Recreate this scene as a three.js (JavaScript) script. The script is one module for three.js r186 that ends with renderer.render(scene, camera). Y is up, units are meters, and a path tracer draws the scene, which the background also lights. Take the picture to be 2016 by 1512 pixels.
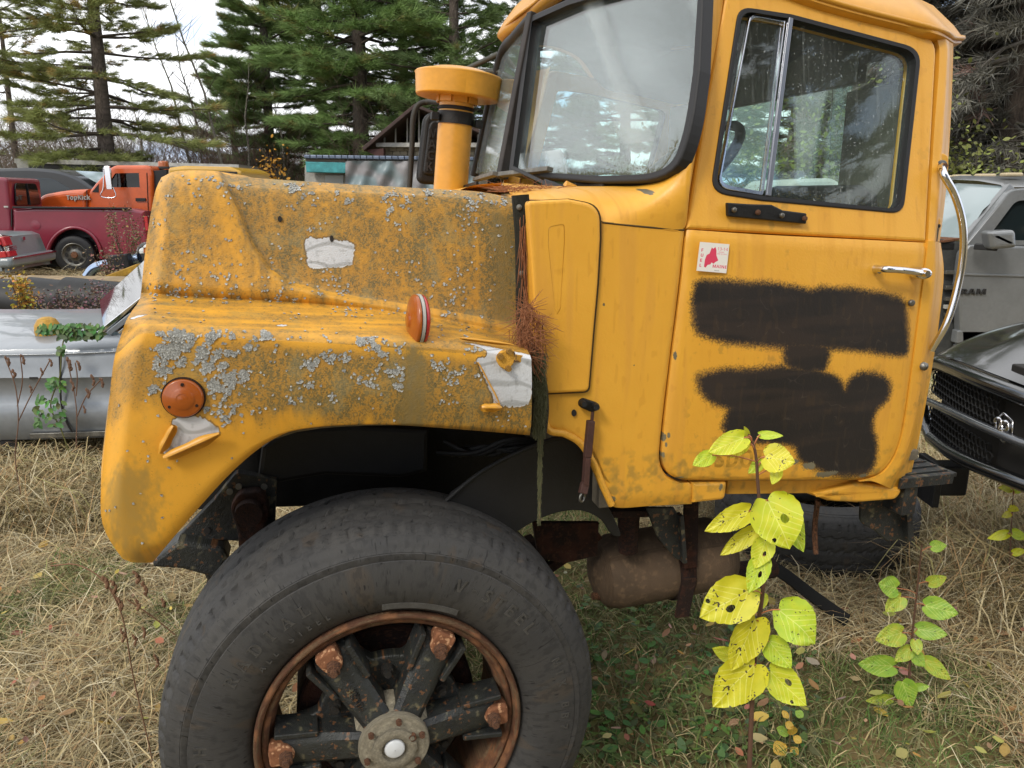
import * as THREE from 'three';
import { mergeGeometries, toCreasedNormals } from 'three/addons/utils/BufferGeometryUtils.js';
import { RoundedBoxGeometry } from 'three/addons/geometries/RoundedBoxGeometry.js';
import { TextGeometry } from 'three/addons/geometries/TextGeometry.js';
import { FontLoader } from 'three/addons/loaders/FontLoader.js';

// ---------- camera ----------
const FOCAL = 1514, PITCH = 14 * Math.PI / 180, EYE = 1.7;           // photograph 2016 x 1512
const scene = new THREE.Scene();
const camera = new THREE.PerspectiveCamera(2 * Math.atan(756 / FOCAL) * 180 / Math.PI, 4 / 3, 0.05, 600);
camera.position.set(0, EYE, 0);
camera.lookAt(0, EYE - Math.sin(PITCH), -Math.cos(PITCH));

// ---------- small maths ----------
const V = (x, y, z) => new THREE.Vector3(x, y, z);
const lerp = (a, b, t) => a + (b - a) * t, clamp = (x, a = 0, b = 1) => Math.min(b, Math.max(a, x));
const sstep = (a, b, x) => { const t = clamp((x - a) / (b - a)); return t * t * (3 - 2 * t); };
function rng(seed) { let a = seed >>> 0; return () => { a = (a + 0x6D2B79F5) | 0; let t = Math.imul(a ^ (a >>> 15), 1 | a); t = (t + Math.imul(t ^ (t >>> 7), 61 | t)) ^ t; return ((t ^ (t >>> 14)) >>> 0) / 4294967296; }; }
const PERM = new Float32Array(65536); { const r = rng(7); for (let i = 0; i < 65536; i++) PERM[i] = r(); }
function noise(x, y) {
  const xi = Math.floor(x), yi = Math.floor(y), fx = x - xi, fy = y - yi, u = fx * fx * (3 - 2 * fx), v = fy * fy * (3 - 2 * fy);
  const A = Math.imul(xi, 374761393), A2 = Math.imul(xi + 1, 374761393), B = Math.imul(yi, 668265263), B2 = Math.imul(yi + 1, 668265263), s = xi << 7, s2 = (xi + 1) << 7;
  const p = PERM[(A + B ^ s) & 65535], q = PERM[(A2 + B ^ s2) & 65535], r = PERM[(A + B2 ^ s) & 65535], w = PERM[(A2 + B2 ^ s2) & 65535], t = p + (q - p) * u;
  return t + (r + (w - r) * u - t) * v;
}
function fbm(x, y, o = 4) { let s = 0, a = .5, n = 0; for (let i = 0; i < o; i++) { s += a * noise(x, y); n += a; a *= .5; x = x * 2.03 + 17.1; y = y * 2.03 + 5.7; } return s / n; }

// ---------- sky, sun, exposure ----------
const renderer = new THREE.WebGLRenderer({ antialias: true });
renderer.toneMapping = THREE.LinearToneMapping;
renderer.toneMappingExposure = 1.27;
renderer.shadowMap.enabled = true;
{
  const W = 1024, H = 512, d = new Float32Array(W * H * 4);
  for (let y = 0; y < H; y++) {
    const el = ((y + .5) / H - .5) * Math.PI, se = Math.sin(el), ce = Math.cos(el);
    for (let x = 0; x < W; x++) {
      const az = ((x + .5) / W - .5) * 2 * Math.PI, dx = Math.cos(az) * ce, dz = Math.sin(az) * ce;
      const k = 1 / (Math.max(se, 0) + .22), n = fbm(dx * k * 1.7 + 31, dz * k * 1.7 + 12, 6), n2 = fbm(dx * k * 4 + 3, dz * k * 4 + 8, 5);
      const cloud = sstep(.27, .45, n), body = .56 + .96 * n2;
      const i = (y * W + x) * 4;
      const c = [1.02 * body, 1.03 * body, 1.05 * body], b = [.55, .72, 1.0];
      for (let q = 0; q < 3; q++) d[i + q] = se < -.02 ? .25 : 1.18 * lerp(b[q], c[q], cloud);
      d[i + 3] = 1;
    }
  }
  const t = new THREE.DataTexture(d, W, H, THREE.RGBAFormat, THREE.FloatType);
  t.mapping = THREE.EquirectangularReflectionMapping; t.magFilter = THREE.LinearFilter; t.needsUpdate = true;
  scene.background = t; scene.environment = t;
}
const sun = new THREE.DirectionalLight(new THREE.Color(1, .93, .82), 1.5);
sun.name = 'sun';
sun.position.set(-9, 15, 11); sun.target.position.set(0, 0, -3); scene.add(sun, sun.target);
sun.castShadow = true; sun.shadow.radius = 24; sun.shadow.mapSize.set(2048, 2048);
Object.assign(sun.shadow.camera, { left: -25, right: 25, top: 25, bottom: -25, near: 1, far: 80 });

// ---------- photo pixel -> direction / places ----------
function ray(px, py) {
  const x = (px - 1008) / FOCAL, y = -(py - 756) / FOCAL, c = Math.cos(PITCH), s = Math.sin(PITCH);
  return V(x, y * c - s, -y * s - c);
}
const onGround = (px, py, h = 0) => { const d = ray(px, py), t = (h - EYE) / d.y; return V(d.x * t, h, d.z * t); };
const atDepth = (px, py, D) => { const d = ray(px, py), t = D / -d.z; return V(d.x * t, EYE + d.y * t, -D); };
class Frame {                                    // a thing's own axes: x along it, y up, z out of its near side
  constructor(o, yaw) { this.o = o; this.yaw = yaw; this.c = Math.cos(yaw); this.s = Math.sin(yaw); this.eye = this.loc(V(0, EYE, 0)); }
  loc(p) { const x = p.x - this.o.x, z = p.z - this.o.z; return V(x * this.c - z * this.s, p.y - this.o.y, x * this.s + z * this.c); }
  dir(d) { return V(d.x * this.c - d.z * this.s, d.y, d.x * this.s + d.z * this.c); }
  T(px, py, z) { const d = this.dir(ray(px, py)), t = (z - this.eye.z) / d.z; return V(this.eye.x + d.x * t, this.eye.y + d.y * t, z); }
  TX(px, py, x) { const d = this.dir(ray(px, py)), t = (x - this.eye.x) / d.x; return V(x, this.eye.y + d.y * t, this.eye.z + d.z * t); }
  P(px, py, pl) { const d = this.dir(ray(px, py)), t = pl.p.clone().sub(this.eye).dot(pl.n) / d.dot(pl.n); return this.eye.clone().addScaledVector(d, t); }
  plane(a, b, c) { const u = b.clone().sub(a).normalize(), n = u.clone().cross(c.clone().sub(a)).normalize(); if (n.dot(this.eye.clone().sub(a)) < 0) n.negate(); return { p: a, n, u, v: n.clone().cross(u) }; }
  flat(z) { return { p: V(0, 0, z), n: V(0, 0, 1), u: V(1, 0, 0), v: V(0, 1, 0) }; }
  group(name, data, parent = scene) { const g = new THREE.Group(); g.name = name; g.position.copy(this.o); g.rotation.y = this.yaw; g.userData = data; parent.add(g); return g; }
}

// ---------- geometry helpers ----------
function mk(name, geo, mat, parent, data) {
  const m = new THREE.Mesh(Array.isArray(geo) ? merge(geo) : geo, mat); m.name = name; m.castShadow = m.receiveShadow = true;
  if (data) m.userData = data; parent.add(m); return m;
}
function clean(g) { let q = g.index ? g.toNonIndexed() : g; for (const k of Object.keys(q.attributes)) if (!['position', 'normal', 'uv'].includes(k)) q.deleteAttribute(k); if (!q.attributes.normal) q.computeVertexNormals(); if (!q.attributes.uv) uvBox(q); return q; }
const merge = (a) => a.length === 1 ? a[0] : mergeGeometries(a.map(clean));
function uvXY(g, k = 0) { const p = g.attributes.position, u = new Float32Array(p.count * 2); for (let i = 0; i < p.count; i++) { u[i * 2] = p.getX(i); u[i * 2 + 1] = p.getY(i) - k * p.getZ(i); } g.setAttribute('uv', new THREE.BufferAttribute(u, 2)); return g; }
function uvBox(g) {                             // metres, by the side a face looks to
  const p = g.attributes.position, n = g.attributes.normal, u = new Float32Array(p.count * 2);
  for (let i = 0; i < p.count; i++) {
    const ax = Math.abs(n.getX(i)), ay = Math.abs(n.getY(i)), az = Math.abs(n.getZ(i));
    if (az >= ax && az >= ay) { u[i * 2] = p.getX(i); u[i * 2 + 1] = p.getY(i); } else if (ax >= ay) { u[i * 2] = p.getZ(i); u[i * 2 + 1] = p.getY(i); } else { u[i * 2] = p.getX(i); u[i * 2 + 1] = p.getZ(i); }
  }
  g.setAttribute('uv', new THREE.BufferAttribute(u, 2)); return g;
}
function box(w, h, d, x = 0, y = 0, z = 0, rx = 0, ry = 0, rz = 0, r = Math.min(w, h, d) * .12) {
  const g = new RoundedBoxGeometry(w, h, d, 1, r); g.rotateX(rx); g.rotateY(ry); g.rotateZ(rz); g.translate(x, y, z); return uvBox(g.index ? g.toNonIndexed() : g);
}
function bar(a, b, w, d, up = V(0, 1, 0)) {      // a straight bar between two points
  const L = a.distanceTo(b), g = new RoundedBoxGeometry(L, w, d, 1, Math.min(w, d) * .15), x = b.clone().sub(a).normalize(), z = x.clone().cross(up).normalize(), y = z.clone().cross(x);
  uvBox(g); g.applyMatrix4(new THREE.Matrix4().makeBasis(x, y, z).setPosition(a.clone().add(b).multiplyScalar(.5))); return g;
}
function tube(pts, r, seg, sides = 10, closed = false) { return new THREE.TubeGeometry(new THREE.CatmullRomCurve3(pts, closed, 'centripetal'), seg ?? pts.length * 6, r, sides, closed); }
function polyTube(pts, r, sides = 6) { const c = new THREE.CurvePath(); for (let i = 0; i + 1 < pts.length; i++) c.add(new THREE.LineCurve3(pts[i], pts[i + 1])); return new THREE.TubeGeometry(c, (pts.length - 1) * 3, r, sides, false); }
function cone(a, b, r0, r1, sides = 6) {         // tapered limb
  const x = b.clone().sub(a), L = x.length(), g = new THREE.CylinderGeometry(r1, r0, L, sides, 1, true); g.translate(0, L / 2, 0);
  g.applyQuaternion(new THREE.Quaternion().setFromUnitVectors(V(0, 1, 0), x.normalize())); g.translate(a.x, a.y, a.z); return g;
}
function lathe(prof, seg = 48) { return new THREE.LatheGeometry(prof.map(([r, y]) => new THREE.Vector2(r, y)), seg); }   // about y
const zAxis = (g) => g.rotateX(Math.PI / 2);     // y axis -> z axis
function place(g, p) { g.translate(p.x, p.y, p.z); return g; }
function rpoly(pts, n = 5) {                     // [x, y, r]: corners rounded
  const o = [], N = pts.length;
  pts.forEach(([x, y, r], i) => {
    if (!r) return o.push([x, y]);
    const [ax, ay] = pts[(i + N - 1) % N], [bx, by] = pts[(i + 1) % N], la = Math.hypot(ax - x, ay - y), lb = Math.hypot(bx - x, by - y), ra = Math.min(r, la * .49), rb = Math.min(r, lb * .49);
    const p0 = [x + (ax - x) / la * ra, y + (ay - y) / la * ra], p2 = [x + (bx - x) / lb * rb, y + (by - y) / lb * rb];
    for (let k = 0; k <= n; k++) { const t = k / n, a = (1 - t) ** 2, b = 2 * t * (1 - t), c = t * t; o.push([a * p0[0] + b * x + c * p2[0], a * p0[1] + b * y + c * p2[1]]); }
  });
  return o;
}
function spline2(pts, n = 8, closed = false) { const c = new THREE.CatmullRomCurve3(pts.map(([x, y]) => V(x, y, 0)), closed, 'centripetal'); return c.getPoints(pts.length * n).slice(0, closed ? -1 : undefined).map((p) => [p.x, p.y]); }
// a plate cut to an outline given as pixels on a plane of the frame, front face on the plane, `thick` deep
function slab(fr, pl, out, thick, { bevel = .003, holes = [], seg = 2, lift = 0 } = {}) {
  if (typeof pl === 'number') pl = fr.flat(pl);
  const ab = ([px, py]) => { const q = fr.P(px, py, pl).sub(pl.p); return new THREE.Vector2(q.dot(pl.u), q.dot(pl.v)); };
  return slabUV(pl, out.map(ab), thick, { bevel, holes: holes.map((h) => h.map(ab)), seg, lift });
}
function slabUV(pl, pts, thick, { bevel = .003, holes = [], seg = 2, lift = 0 } = {}) {
  const s = new THREE.Shape(pts); s.holes = holes.map((h) => new THREE.Path(h));
  const g = new THREE.ExtrudeGeometry(s, { depth: Math.max(thick - 2 * bevel, .0005), bevelEnabled: bevel > 0, bevelThickness: bevel, bevelSize: bevel, bevelOffset: -bevel, bevelSegments: seg, curveSegments: 8 });
  g.translate(0, 0, lift - thick + bevel);
  g.applyMatrix4(new THREE.Matrix4().makeBasis(pl.u, pl.v, pl.n).setPosition(pl.p)); return uvXY(g);
}
function gridGeo(rows, closeU = false) {         // rows of points -> smooth sheet
  const R = rows.length, C = rows[0].length, p = new Float32Array(R * C * 3), ix = [];
  rows.forEach((r, i) => r.forEach((q, j) => p.set([q.x, q.y, q.z], (i * C + j) * 3)));
  for (let i = 0; i + 1 < R; i++) for (let j = 0; j + (closeU ? 0 : 1) < C; j++) { const a = i * C + j, b = i * C + (j + 1) % C, c = a + C, d = b + C; ix.push(a, b, d, a, d, c); }
  const g = new THREE.BufferGeometry(); g.setAttribute('position', new THREE.BufferAttribute(p, 3)); g.setIndex(ix); g.computeVertexNormals(); return g;
}
function sample(knots, u) {                      // knots [[u, ...values]] -> smooth values
  let i = 0; while (i < knots.length - 2 && u > knots[i + 1][0]) i++;
  const a = knots[i], b = knots[i + 1], t = clamp((u - a[0]) / (b[0] - a[0])), p = knots[Math.max(0, i - 1)], q = knots[Math.min(knots.length - 1, i + 2)];
  return a.slice(1).map((_, k) => {
    const k1 = k + 1, h = b[0] - a[0], m0 = p === a ? (b[k1] - a[k1]) : (b[k1] - p[k1]) / (b[0] - p[0]) * h, m1 = q === b ? (b[k1] - a[k1]) : (q[k1] - a[k1]) / (q[0] - a[0]) * h;
    const t2 = t * t, t3 = t2 * t; return (2 * t3 - 3 * t2 + 1) * a[k1] + (t3 - 2 * t2 + t) * m0 + (-2 * t3 + 3 * t2) * b[k1] + (t3 - t2) * m1;
  });
}
function curveOf(pts) {                          // pixel polyline -> f(t) by length
  const L = [0]; for (let i = 1; i < pts.length; i++) L.push(L[i - 1] + Math.hypot(pts[i][0] - pts[i - 1][0], pts[i][1] - pts[i - 1][1]));
  const K = pts.map((p, i) => [L[i] / L[pts.length - 1], p[0], p[1]]); return (t) => sample(K, t);
}
function coons(b, t, l, r) {                     // bottom, top (u), left, right (v) as f(t)
  const c00 = b(0), c10 = b(1), c01 = t(0), c11 = t(1);
  return (u, v) => [0, 1].map((k) => (1 - v) * b(u)[k] + v * t(u)[k] + (1 - u) * l(v)[k] + u * r(v)[k] - ((1 - u) * (1 - v) * c00[k] + u * (1 - v) * c10[k] + (1 - u) * v * c01[k] + u * v * c11[k]));
}
// a panel between four pixel edges, with a rolled rim of depth `rim`
function panel(fr, bottom, top, left, right, zf, nu = 40, nv = 40, rim = .03) {
  const f = coons(curveOf(bottom), curveOf(top), curveOf(left), curveOf(right)), rows = [];
  for (let j = -1; j <= nv + 1; j++) {
    const row = [];
    for (let i = -1; i <= nu + 1; i++) {
      const u = clamp(i / nu), v = clamp(j / nv), out = i < 0 || j < 0 || i > nu || j > nv, [px, py] = f(u, v), z = zf(u, v, px, py);
      const q = fr.T(px, py, z); if (out) q.z -= rim; row.push(q);
    }
    rows.push(row);
  }
  return uvXY(toCreasedNormals(gridGeo(rows), .9));
}
function mirrorZ(g, zc) { const m = g.index ? g.toNonIndexed() : g.clone(), p = m.attributes.position; for (let i = 0; i < p.count; i++) p.setZ(i, 2 * zc - p.getZ(i)); for (let i = 0; i < p.count; i += 3) for (const k of Object.keys(m.attributes)) { const a = m.attributes[k], n = a.itemSize; for (let c = 0; c < n; c++) { const s = a.array[(i + 1) * n + c]; a.array[(i + 1) * n + c] = a.array[(i + 2) * n + c]; a.array[(i + 2) * n + c] = s; } } m.computeVertexNormals(); return m; }
function polyDist(pts, x, y, closed = true) {    // signed: negative inside
  let d = 1e9, inside = false;
  if (closed) { const b = pts.bb ?? (pts.bb = pts.reduce((q, [a, c]) => [Math.min(q[0], a), Math.min(q[1], c), Math.max(q[2], a), Math.max(q[3], c)], [1e9, 1e9, -1e9, -1e9])), m = Math.max(b[0] - x, x - b[2], b[1] - y, y - b[3]); if (m > (b[2] - b[0]) * .25) return m; }
  for (let i = 0, j = pts.length - 1; i < pts.length; j = i++) {
    if (!closed && i === 0) continue;
    const [ax, ay] = pts[j], [bx, by] = pts[i], ex = bx - ax, ey = by - ay, t = clamp(((x - ax) * ex + (y - ay) * ey) / (ex * ex + ey * ey || 1)), dx = x - ax - ex * t, dy = y - ay - ey * t;
    d = Math.min(d, dx * dx + dy * dy);
    if ((ay > y) !== (by > y) && x < (bx - ax) * (y - ay) / (by - ay) + ax) inside = !inside;
  }
  d = Math.sqrt(d); return inside ? -d : d;
}
// ---------- textures ----------
function tex(w, h, f, { srgb = true, repeat = true, ch = 3 } = {}) {
  const n = ch === 1 ? 1 : 4, d = new Uint8Array(w * h * n);
  for (let y = 0, i = 0; y < h; y++) for (let x = 0; x < w; x++, i += n) { const c = f(x, y); if (ch === 1) d[i] = clamp(c) * 255; else if (ch === 'a') { d[i] = d[i + 1] = d[i + 2] = clamp(c) * 255; d[i + 3] = 255; } else { d[i] = clamp(c[0]) * 255; d[i + 1] = clamp(c[1]) * 255; d[i + 2] = clamp(c[2]) * 255; d[i + 3] = 255; } }
  const t = new THREE.DataTexture(d, w, h, ch === 1 ? THREE.RedFormat : THREE.RGBAFormat); t.magFilter = THREE.LinearFilter; t.minFilter = THREE.LinearFilter;
  t.wrapS = t.wrapT = repeat ? THREE.RepeatWrapping : THREE.ClampToEdgeWrapping; if (srgb && ch === 3) t.colorSpace = THREE.SRGBColorSpace; t.needsUpdate = true; return t;
}
const tileN = (x, y, W, f, o = 4) => { const u = x / W, v = y / W; const a = fbm(u * f, v * f, o), b = fbm((u - 1) * f + 0, v * f, o), c = fbm(u * f, (v - 1) * f, o), e = fbm((u - 1) * f, (v - 1) * f, o), su = sstep(.7, 1, u), sv = sstep(.7, 1, v); return lerp(lerp(a, b, su), lerp(c, e, su), sv); };
const mix3 = (a, b, t) => [lerp(a[0], b[0], t), lerp(a[1], b[1], t), lerp(a[2], b[2], t)];
const hex = (h) => [(h >> 16) / 255, ((h >> 8) & 255) / 255, (h & 255) / 255];
const rep = (t, x, y = x) => { const c = t.clone(); c.repeat.set(x, y); c.needsUpdate = true; return c; };
const std = (color, rough = .6, metal = 0, extra = {}) => new THREE.MeshStandardMaterial({ color, roughness: rough, metalness: metal, side: THREE.DoubleSide, ...extra });
const phys = (color, rough, extra = {}) => new THREE.MeshPhysicalMaterial({ color, roughness: rough, side: THREE.DoubleSide, ...extra });
const rustTex = tex(512, 512, (x, y) => { const a = tileN(x, y, 512, 9), b = tileN(x + 900, y + 77, 512, 40, 3); return mix3(mix3(hex(0x4a3022), hex(0x85573a), sstep(.35, .65, a)), hex(0xa07f60), sstep(.55, .75, b) * .7); });
const grimeTex = tex(512, 512, (x, y) => { const a = tileN(x, y, 512, 6), b = tileN(x + 300, y + 44, 512, 60, 2), v = .62 + .3 * a + .16 * (b - .5); return [v, v * .985, v * .95]; });
const bumpTex = tex(512, 512, (x, y) => .6 * tileN(x, y, 512, 14, 4) + .4 * tileN(x + 50, y, 512, 90, 2), { ch: 1 });
const softTex = tex(512, 512, (x, y) => { const a = tileN(x, y, 512, 6), b = tileN(x + 300, y + 44, 512, 60, 2), v = .88 + .14 * (a - .3) + .05 * (b - .5); return [v, v * .99, v * .97]; });
const M = {
  black: std(0x16171a, .55, 0, { map: rep(grimeTex, 2), bumpMap: rep(bumpTex, 3), bumpScale: .001 }),
  dark: std(0x262422, .85), vinyl: std(0x7a7366, .8, 0, { map: rep(grimeTex, 3) }), primer: std(0x8a8068, .9, 0, { map: rep(grimeTex, 2) }), darkMetal: std(0x1e1f22, .5, .2, { map: rep(grimeTex, 2.5), bumpMap: rep(bumpTex, 4), bumpScale: .0015 }),
  rust: std(0xffffff, .9, 0, { map: rep(rustTex, 2.2), bumpMap: rep(bumpTex, 5), bumpScale: .003 }),
  rustDark: std(0x7a6458, .9, 0, { map: rep(rustTex, 3), bumpMap: rep(bumpTex, 6), bumpScale: .004 }),
  rubber: std(0x1b1b1d, .62), chrome: std(0xd8d8dc, .13, 1), steel: std(0x9a9a98, .4, .8, { map: rep(grimeTex, 4) }), grey: std(0x8c8c88, .7, 0, { map: rep(grimeTex, 5) }),
  white: std(0xd9d9d6, .5, 0, { map: grimeTex }), glass: new THREE.MeshPhysicalMaterial({ color: 0xf2fbf8, roughness: .02, transmission: 1, thickness: 0, ior: 1.5, side: THREE.DoubleSide }),
  darkGlass: new THREE.MeshPhysicalMaterial({ color: 0x6b7a7c, roughness: .03, transmission: 1, thickness: 0, ior: 1.5, side: THREE.DoubleSide }),
};
const FONT = await new FontLoader().loadAsync('fonts/droid/droid_sans_bold.typeface.json');
const SERIF = await new FontLoader().loadAsync('fonts/droid/droid_serif_bold.typeface.json');
function text(s, size, depth, font = FONT) { const g = new TextGeometry(s, { font, size, depth, curveSegments: 3, bevelEnabled: false }); g.computeBoundingBox(); const b = g.boundingBox; g.translate(-(b.min.x + b.max.x) / 2, -(b.min.y + b.max.y) / 2, 0); return uvBox(g); }
const spotsUsed = new Map();
function thing(name, label, category, group, at = V(0, 0, 0), yaw = 0, parent = scene) {
  const k = spotsUsed.get(name) ?? 0; spotsUsed.set(name, k + 1);
  const g = new THREE.Group(); g.name = k ? name + '_' + String(k).padStart(3, '0') : name; g.position.copy(at); g.rotation.y = yaw;
  g.userData = { label, category }; if (group) g.userData.group = group; parent.add(g); return g;
}
// ================= ground =================
const groundTex = tex(1024, 1024, (x, y) => {
  const a = tileN(x, y, 1024, 7, 5), b = tileN(x + 311, y + 97, 1024, 70, 3), c = tileN(x + 40, y + 777, 1024, 200, 2);
  return mix3(mix3(hex(0x6f5d3c), hex(0x9a8558), b), mix3(hex(0x4c4a28), hex(0x6a6035), c), sstep(.42, .6, a) * .7);
});
{
  const g = new THREE.PlaneGeometry(500, 500, 1, 1); g.rotateX(-Math.PI / 2); g.translate(0, 0, -150);
  const u = g.attributes.uv; for (let i = 0; i < 4; i++) u.setXY(i, u.getX(i) * 250, u.getY(i) * 250);
  const m = mk('ground', g, std(0xffffff, 1, 0, { map: groundTex }), scene, { kind: 'structure', label: 'dry grassy ground of the vehicle yard', category: 'ground' });
}

// ================= the yellow truck =================
const F = new Frame(V(-.28, 0, -1.542), 14.5 * Math.PI / 180);
const T = (px, py, z) => F.T(px, py, z);
const truck = F.group('conventional_truck', { label: 'weathered yellow truck cab with lichen on its hood and black sprayed door', category: 'truck' });
const ZC = -.93, ZS = -.10;                      // middle of the cab, side of the cab
const ARCH = [[300, 1108], [340, 1060], [400, 990], [460, 926], [520, 876], [570, 850], [620, 839], [700, 835], [800, 838], [900, 845], [1000, 853], [1043, 857]];
const SHOULDER = [[240, 655], [320, 660], [400, 664], [600, 674], [820, 684], [950, 694], [1046, 708]];
const FRONT = [[300, 1108], [252, 1106], [238, 1096], [206, 1044], [198, 1000], [204, 900], [214, 800], [225, 705], [240, 655]];
const REAR = [[1043, 857], [1046, 830], [1047, 780], [1047, 740], [1046, 708]];
const NOSE = [[430, 325], [436, 345], [448, 365], [464, 402], [483, 445], [504, 490], [531, 530], [570, 558], [640, 577], [720, 592], [820, 608], [900, 622], [1030, 645]];
const noseSide = [[430, 300], ...NOSE, [1030, 900], [100, 900], [100, 300]];
const fSide = coons(curveOf(ARCH), curveOf(SHOULDER), curveOf(FRONT), curveOf(REAR));
const rowsUp = [                                  // above the fender side: [u, px, py] knots and z
  [[[0, 248, 632], [.2, 400, 643], [.45, 600, 655], [.7, 800, 665], [.88, 930, 678], [1, 1042, 696]], .005],
  [[[0, 260, 612], [.2, 400, 626], [.45, 600, 637], [.7, 800, 648], [.88, 925, 661], [1, 1034, 684]], -.05],
  [[[0, 271, 597], [.2, 400, 607], [.45, 600, 618], [.7, 800, 634], [.88, 922, 651], [1, 1024, 675]], -.11],
  [[[0, 277, 583], [.2, 400, 590], [.45, 600, 601], [.7, 800, 622], [.88, 920, 643], [1, 1019, 667]], -.158],
  [[[0, 279, 566], [.2, 400, 576], [.45, 600, 588], [.7, 800, 608], [.88, 918, 628], [1, 1018, 652]], -.178],
  [[[0, 283, 520], [.2, 410, 525], [.45, 610, 540], [.7, 805, 555], [.88, 925, 570], [1, 1018, 590]], -.192],
  [[[0, 292, 450], [.2, 420, 455], [.45, 615, 465], [.7, 810, 475], [.88, 930, 485], [1, 1017, 497]], -.205],
  [[[0, 303, 388], [.12, 372, 378], [.22, 440, 378], [.45, 625, 388], [.7, 815, 395], [.88, 935, 403], [1, 1016, 415]], -.218],
  [[[0, 310, 365], [.08, 350, 352], [.18, 425, 352], [.26, 470, 362], [.45, 630, 372], [.7, 815, 381], [.88, 938, 389], [1, 1013, 399]], -.232],
  [[[0, 318, 349], [.07, 348, 337], [.17, 425, 337], [.25, 470, 347], [.45, 630, 359], [.7, 818, 370], [.88, 938, 377], [1, 1008, 389]], -.262],
];
const NU = 190, hoodRows = [], hoodPix = [];
{
  const wrap = (u) => -.05 * (1 - sstep(0, .07, u)) ** 2 ;
  const add = (f, zf) => { const r = [], q = []; for (let i = 0; i <= NU; i++) { const u = i / NU, [px, py] = f(u); r.push([px, py, zf(u, px, py)]); } hoodRows.push(r); };
  const arch = curveOf(ARCH); add(arch, (u) => -.03 + wrap(u));
  for (let j = 0; j <= 26; j++) { const v = j / 26; add((u) => fSide(u, v), (u) => .004 + .022 * Math.sin(Math.min(1, v * 1.6) * Math.PI / 2) - .004 * v + wrap(u) - .01 * (1 - sstep(0, .06, v))); }
  const ctl = [[0, ...[0, 0, 0]]];
  const lvl = rowsUp.length, fine = 9;
  const colK = Array.from({ length: NU + 1 }, (_, i) => { const u = i / NU, K = [[-1, ...fSide(u, .93), .022 + wrap(u)], [0, ...fSide(u, 1), .022 + wrap(u)]]; rowsUp.forEach(([kn, z], k) => K.push([k + 1, ...sample(kn, u), z + wrap(u) * .6])); return K; });
  for (let j = 0; j < lvl * fine; j++) {          // smooth between the rows
    const y = (j + 1) / fine, r = [];
    for (let i = 0; i <= NU; i++) {
      const u = i / NU, K = colK[i];
      let [px, py, z] = sample(K, y);
      if (y > 4.3) { const d = polyDist(noseSide, px, py); z += .026 * sstep(6, -6, d) * sstep(4.3, 5.4, y) * (1 - .65 * sstep(560, 860, px)); }
      r.push([px, py, z]);
    }
    hoodRows.push(r);
  }
}
const hoodPts = hoodRows.map((r) => r.map(([px, py, z]) => T(px, py, z)));
const hoodTop = hoodPts[hoodPts.length - 1];
{ // over the top to the middle, then the far side as the near one
  const near = hoodPts.slice();
  const mid = [.15, .35, .65, 1].map((t) => hoodTop.map((p) => V(p.x, p.y + .006 * t, lerp(p.z, ZC, t))));
  const far = [...mid.slice(0, -1).reverse(), ...near.filter((_, i) => i % 3 === 0 || i === near.length - 1).reverse()].map((r) => r.map((p) => V(p.x, p.y, 2 * ZC - p.z)));
  var hoodAll = [...near, ...mid, ...far];
}
// weathered paint: where the shoulder, crease and top of the hood run, as heights over x (unrolled: y - z)
const hv = (px, py, z) => { const p = T(px, py, z); return [p.x, p.y - p.z]; };
const lineOf = (pts) => { const k = pts.map((a) => hv(...a)).sort((a, b) => a[0] - b[0]); return (x) => sample(k.map(([a, b]) => [a, b]), clamp(x, k[0][0], k[k.length - 1][0]))[0]; };
const vSh = lineOf([[245, 655, .02], [600, 674, .02], [1046, 708, .02]]), vCr = lineOf([[277, 583, -.158], [600, 601, -.158], [1019, 667, -.158]]), vTp = lineOf([[318, 349, -.26], [630, 359, -.26], [1008, 389, -.26]]);
const outl = (pts, z) => spline2(pts.map(([a, b]) => hv(a, b, z)), 3, true);
const bare = [outl([[601, 470], [612, 463], [628, 467], [645, 462], [660, 469], [680, 471], [698, 479], [696, 500], [693, 521], [670, 530], [640, 531], [618, 534], [608, 527], [603, 500]], -.2),
  outl([[918, 664], [960, 672], [1010, 686], [1046, 698], [1047, 750], [1043, 790], [1034, 801], [985, 802], [972, 800], [966, 780], [950, 745], [938, 712], [955, 706], [958, 694], [940, 678]], .016),
  outl([[340, 826], [395, 820], [432, 848], [385, 868], [330, 897], [320, 888], [338, 850]], .024), outl([[256, 622], [268, 612], [286, 612], [280, 622], [262, 632]], -.03), outl([[546, 640], [556, 634], [566, 638], [560, 646], [548, 646]], -.03)];
const stain = outl([[800, 684], [828, 684], [838, 760], [836, 832], [812, 836], [788, 828], [794, 750]], .022), streak = outl([[976, 410], [1006, 420], [1004, 560], [1000, 655], [972, 640], [978, 520]], -.2), grey2 = outl([[206, 928], [290, 925], [296, 990], [284, 1060], [250, 1096], [206, 1035]], .02);
const kNose = NOSE.map(([a, b]) => hv(a, b, -.19)), cNose = [[kNose[0][0], 2.3], ...kNose, [.5, 1.2], [-.9, 1.2], [-.9, 2.3]];
const HX0 = -.64, HY0 = .92, HW = 1.1, HH = 1.12, HN = 1280, dirtAt = new Float32Array(HN * HN), bareAt = new Float32Array(HN * HN);
const colX = (f) => Float32Array.from({ length: HN }, (_, x) => f(HX0 + (x + .5) / HN * HW)), vShX = colX(vSh), vCrX = colX(vCr), vTpX = colX(vTp);
const kN2 = kNose.slice().sort((a, b) => a[0] - b[0]), noseV = colX((x) => x < kN2[0][0] ? 9 : sample(kN2, x)[0]);
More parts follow.
